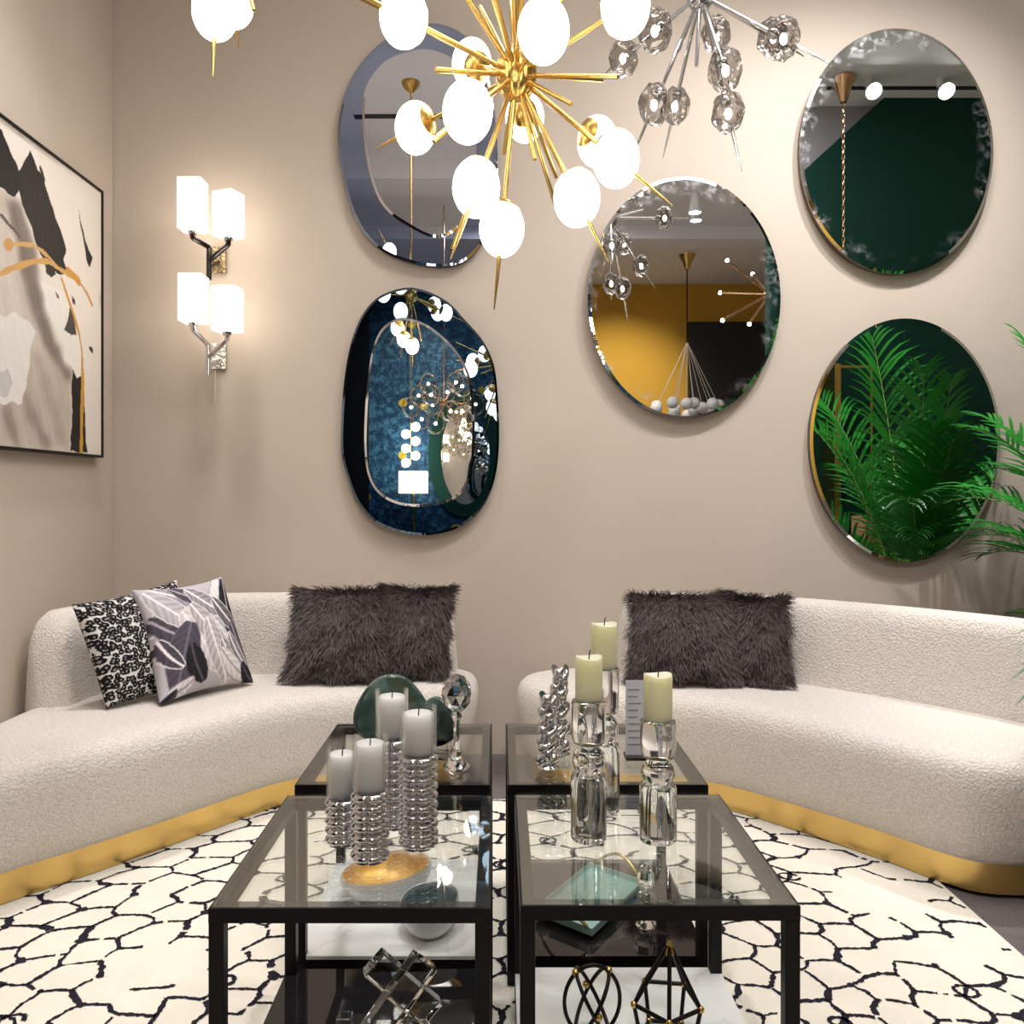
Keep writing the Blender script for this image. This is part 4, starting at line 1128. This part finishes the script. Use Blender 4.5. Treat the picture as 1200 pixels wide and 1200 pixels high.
# ------------------------------------------------------------------ the room behind, as the mirrors show it
def track_spot(x, y, label, z=ZC, tilt=0.0, L=.17):
    t = thing('track_spotlight', (x, y, z), label, 'spotlight', 'white ceiling spotlights')
    MB().lathe([(.02, -.05), (.022, -.0005)], 16, Matrix.Translation((x, y, z))).build('mount', M_WENAMEL, t, 40)
    M = Matrix.Translation((x, y, z-.05)) @ Matrix.Rotation(tilt, 4, 'X')
    MB().lathe([(.05, -L), (.046, -L+.01), (.036, -L*.5), (.022, -.01), (.01, 0)], 24, M, cap0=False).build('spot_head', M_WENAMEL, t, 40)
    MB().lathe([(.043, -L+.004), (.01, -L+.0045)], 20, M).build('lens', M_LED, t, 40)
track_spot(1.55, .35, 'white cone spotlight reflected near the top of the middle mirror', ZC-.16)
track_spot(1.72, -.35, 'white cone spotlight lower in the middle mirror reflection')
track_spot(2.32, 1.75, 'bright spotlight reflected at left in the upper right mirror', ZC, .9, .10)
track_spot(2.77, 1.75, 'bright spotlight reflected at right in the upper right mirror', ZC, .9, .10)
# pendant of white balls hung on a cone of cords
hx, hy = 2.05, -2.2
t = thing('pendant_cluster', (hx, hy, ZC), 'pendant of white balls on a cone of cords, in middle mirror reflection', 'pendant lamp')
MB().lathe([(.02, -.16), (.05, -.08), (.09, -.0005)], 20, Matrix.Translation((hx, hy, ZC))).build('canopy', M_BRASS, t, 40)
MB().tube([(hx, hy, ZC-.15), (hx, hy, 2.72)], .008, 6).build('chain', M_DCHROME, t, 60)
rr = random.Random(5)
for k in range(14):
    a = 2*PI*k/14*1.0; rad = .34 if k % 3 else .17
    p = Vector((hx+rad*math.cos(a), hy+rad*math.sin(a), 2.02+rr.uniform(-.05, .05)))
    MB().tube([(hx, hy, 2.75), p], .003, 5).build('cord', M_CABLE, t, 60)
    MB().sphere(p, .065, nu=16, nv=10).build('glass_ball', M_OPALD, t, 170) if False else MB().sphere(p, .065, nu=16, nv=10).build('glass_ball', M_WENAMEL, t, 170)
# rose gold rod light
c = Vector((2.28, -.1, 2.78)); 
t = thing('rod_chandelier', c, 'rose gold rod chandelier with lit tips, at right in middle mirror reflection', 'chandelier')
MB().sphere(c, .05, nu=14, nv=10).build('hub', M_ROSE, t, 170)
MB().tube([c, (c.x, c.y, ZC-.0005)], .008, 6).build('drop_rod', M_ROSE, t, 60)
for dx, dy, dz in ((-.38, .1, .26), (-.36, -.2, .06), (-.42, .1, -.24), (-.24, .25, -.30), (.3, .1, .2), (.3, -.2, -.1), (.1, .3, -.25), (-.05, -.3, .25), (.15, .2, .35)):
    p = c+Vector((dx, dy, dz))
    a = MB().tube([c, p], .011, 8).build('rod', M_ROSE, t, 60)
    MB().sphere(p, .016, nu=10, nv=8).build('lit_tip', M_LED, a, 170)
# brass pendant stem near the green wall
x, y = 2.15, 1.78
t = thing('chain_pendant', (x, y, ZC), 'brass bell canopy with hanging chain, in the upper right mirror reflection', 'pendant lamp')
MB().lathe([(.02, -.16), (.03, -.13), (.05, -.07), (.075, -.01), (.07, -.0005)], 20, Matrix.Translation((x, y, ZC))).build('canopy', M_ROSE, t, 40)
mb = MB()
for k in range(34):
    zc = ZC-.18-k*.032; M = Matrix.Translation((x, y, zc)) @ Matrix.Rotation((k % 2)*PI/2, 4, 'Z')
    mb.tube([M @ Vector((.008*math.cos(a), 0, .020*math.sin(a))) for a in [2*PI*j/10 for j in range(10)]], .003, 5, True)
mb.build('chain', M_ROSE, t, 60)
# green wall: door with knob, gold frame, cartons
gy = 1.5
t = struct(MB().box(2.66, 3.45, gy, gy+.012, .01, 2.2).build('door_1', M_GREEN, None, 0))
MB().lathe([(.022, 0), (.022, .006), (.008, .012), (.008, .03), (.024, .04), (.024, .055), (.012, .062)], 18, align((0, 1, 0), (2.70, gy+.012, .98))).build('door_knob', M_CHROME, t, 40)
t = thing('display_frame', (2.27, gy+.12, 0), 'slim gold display frame before the green wall, in the lower right mirror', 'frame')
mb = MB(); b = .016
mb.box(2.12, 2.12+b*2.4, gy+.03, gy+.22, .0, 1.92).box(2.38, 2.38+b, gy+.12, gy+.12+b, 0, 1.92).box(2.12, 2.38+b, gy+.12, gy+.12+b, 1.92-b, 1.92)
mb.build('gold_bars', M_BRASS, t, 0)
MB().box(2.10, 2.42, gy+.02, gy+.24, .0, .01).build('base', M_BRASS, t, 0) if False else None
def carton(x0, x1, y0, y1, z0, z1, label):
    t = thing('cardboard_box', ((x0+x1)/2, (y0+y1)/2, z0), label, 'box', 'cartons by the green wall')
    MB().box(x0, x1, y0, y1, z0+.0005, z1).build('carton_body', M_CARTON, t, 0)
    MB().box((x0+x1)/2-.025, (x0+x1)/2+.025, y1, y1+.001, z0+.08, z1-.001).box((x0+x1)/2-.025, (x0+x1)/2+.025, y0, y1+.001, z1, z1+.001).build('tape', M_TAPE, t, 0)
carton(2.16, 2.50, gy+.26, gy+.50, 0, .66, 'lower cardboard box of the stack by the green wall')
carton(2.20, 2.46, gy+.28, gy+.48, .66, .96, 'upper cardboard box of the stack by the green wall')
# blue wall: arched mirror in green surround, globe string, lampshade, bubble chandelier
by_ = -3.5
t = thing('arched_mirror', (-.42, by_, 1.55), 'oval mirror with dark green surround on the blue wallpaper', 'mirror')
n = 40
ring = lambda a, b, y: [(-.42+a*math.cos(2*PI*j/n), y, 1.58+b*math.sin(2*PI*j/n)) for j in range(n)]
MB().rings([ring(.46, .78, by_+.001), ring(.46, .78, by_+.05), ring(.30, .62, by_+.05), ring(.30, .62, by_+.02)]).build('surround', M_GREEN, t, 30)
MB().rings([ring(.30, .62, by_+.022), ring(.30, .62, by_+.024)]).build('mirror_glass', mirror_mat('far_mirror', (.8, .82, .8, 1)), t, 20)
t = thing('globe_cascade_lamp', (-1.08, by_+.2, ZC), 'vertical string of lit white globes before the blue wallpaper', 'pendant lamp')
MB().tube([(-1.08, by_+.2, ZC-.0005), (-1.08, by_+.2, 1.45)], .006, 6).build('stem', M_BRASS, t, 60)
for k in range(6):
    MB().sphere((-1.08+.06*(1 if k % 2 else -1), by_+.2, 1.47+k*.088), .055, nu=16, nv=10).build('globe', M_OPAL, t, 170)
t = thing('table_lamp', (-1.02, by_+.45, 0), 'floor lamp with pale square shade before the blue wallpaper', 'lamp')
MB().lathe([(.14, .001), (.14, .02), (.015, .03), (.012, 1.12)], 20, Matrix.Translation((-1.02, by_+.45, 0))).build('stand', M_BRASS, t, 40)
MB().box(-1.18, -.86, by_+.3, by_+.6, 1.1, 1.36).build('lamp_shade', M_SHADE, t, 0)
c = Vector((-.50, -.6, 1.92))
t = thing('bubble_chandelier', c, 'cluster of clear bubble globes reflected in the lower left mirror', 'chandelier')
MB().tube([c, (c.x, c.y, ZC-.0005)], .006, 6).build('drop_rod', M_ROSE, t, 60)
rr = random.Random(9)
for k in range(15):
    z = 1-2*(k+.5)/15; a = k*2.39996; r = math.sqrt(1-z*z)
    p = c+Vector((.34*r*math.cos(a), .34*r*math.sin(a), .22*z))*rr.uniform(.75, 1.05)
    arm = MB().tube([c, p], .004, 5).build('arm', M_ROSE, t, 60)
    MB().sphere(p, .085, .085, .10, 18, 12).build('bubble', M_BUBBLE, arm, 170)
    MB().sphere(p, .014, nu=8, nv=6).build('bulb', M_BULB, arm, 170)
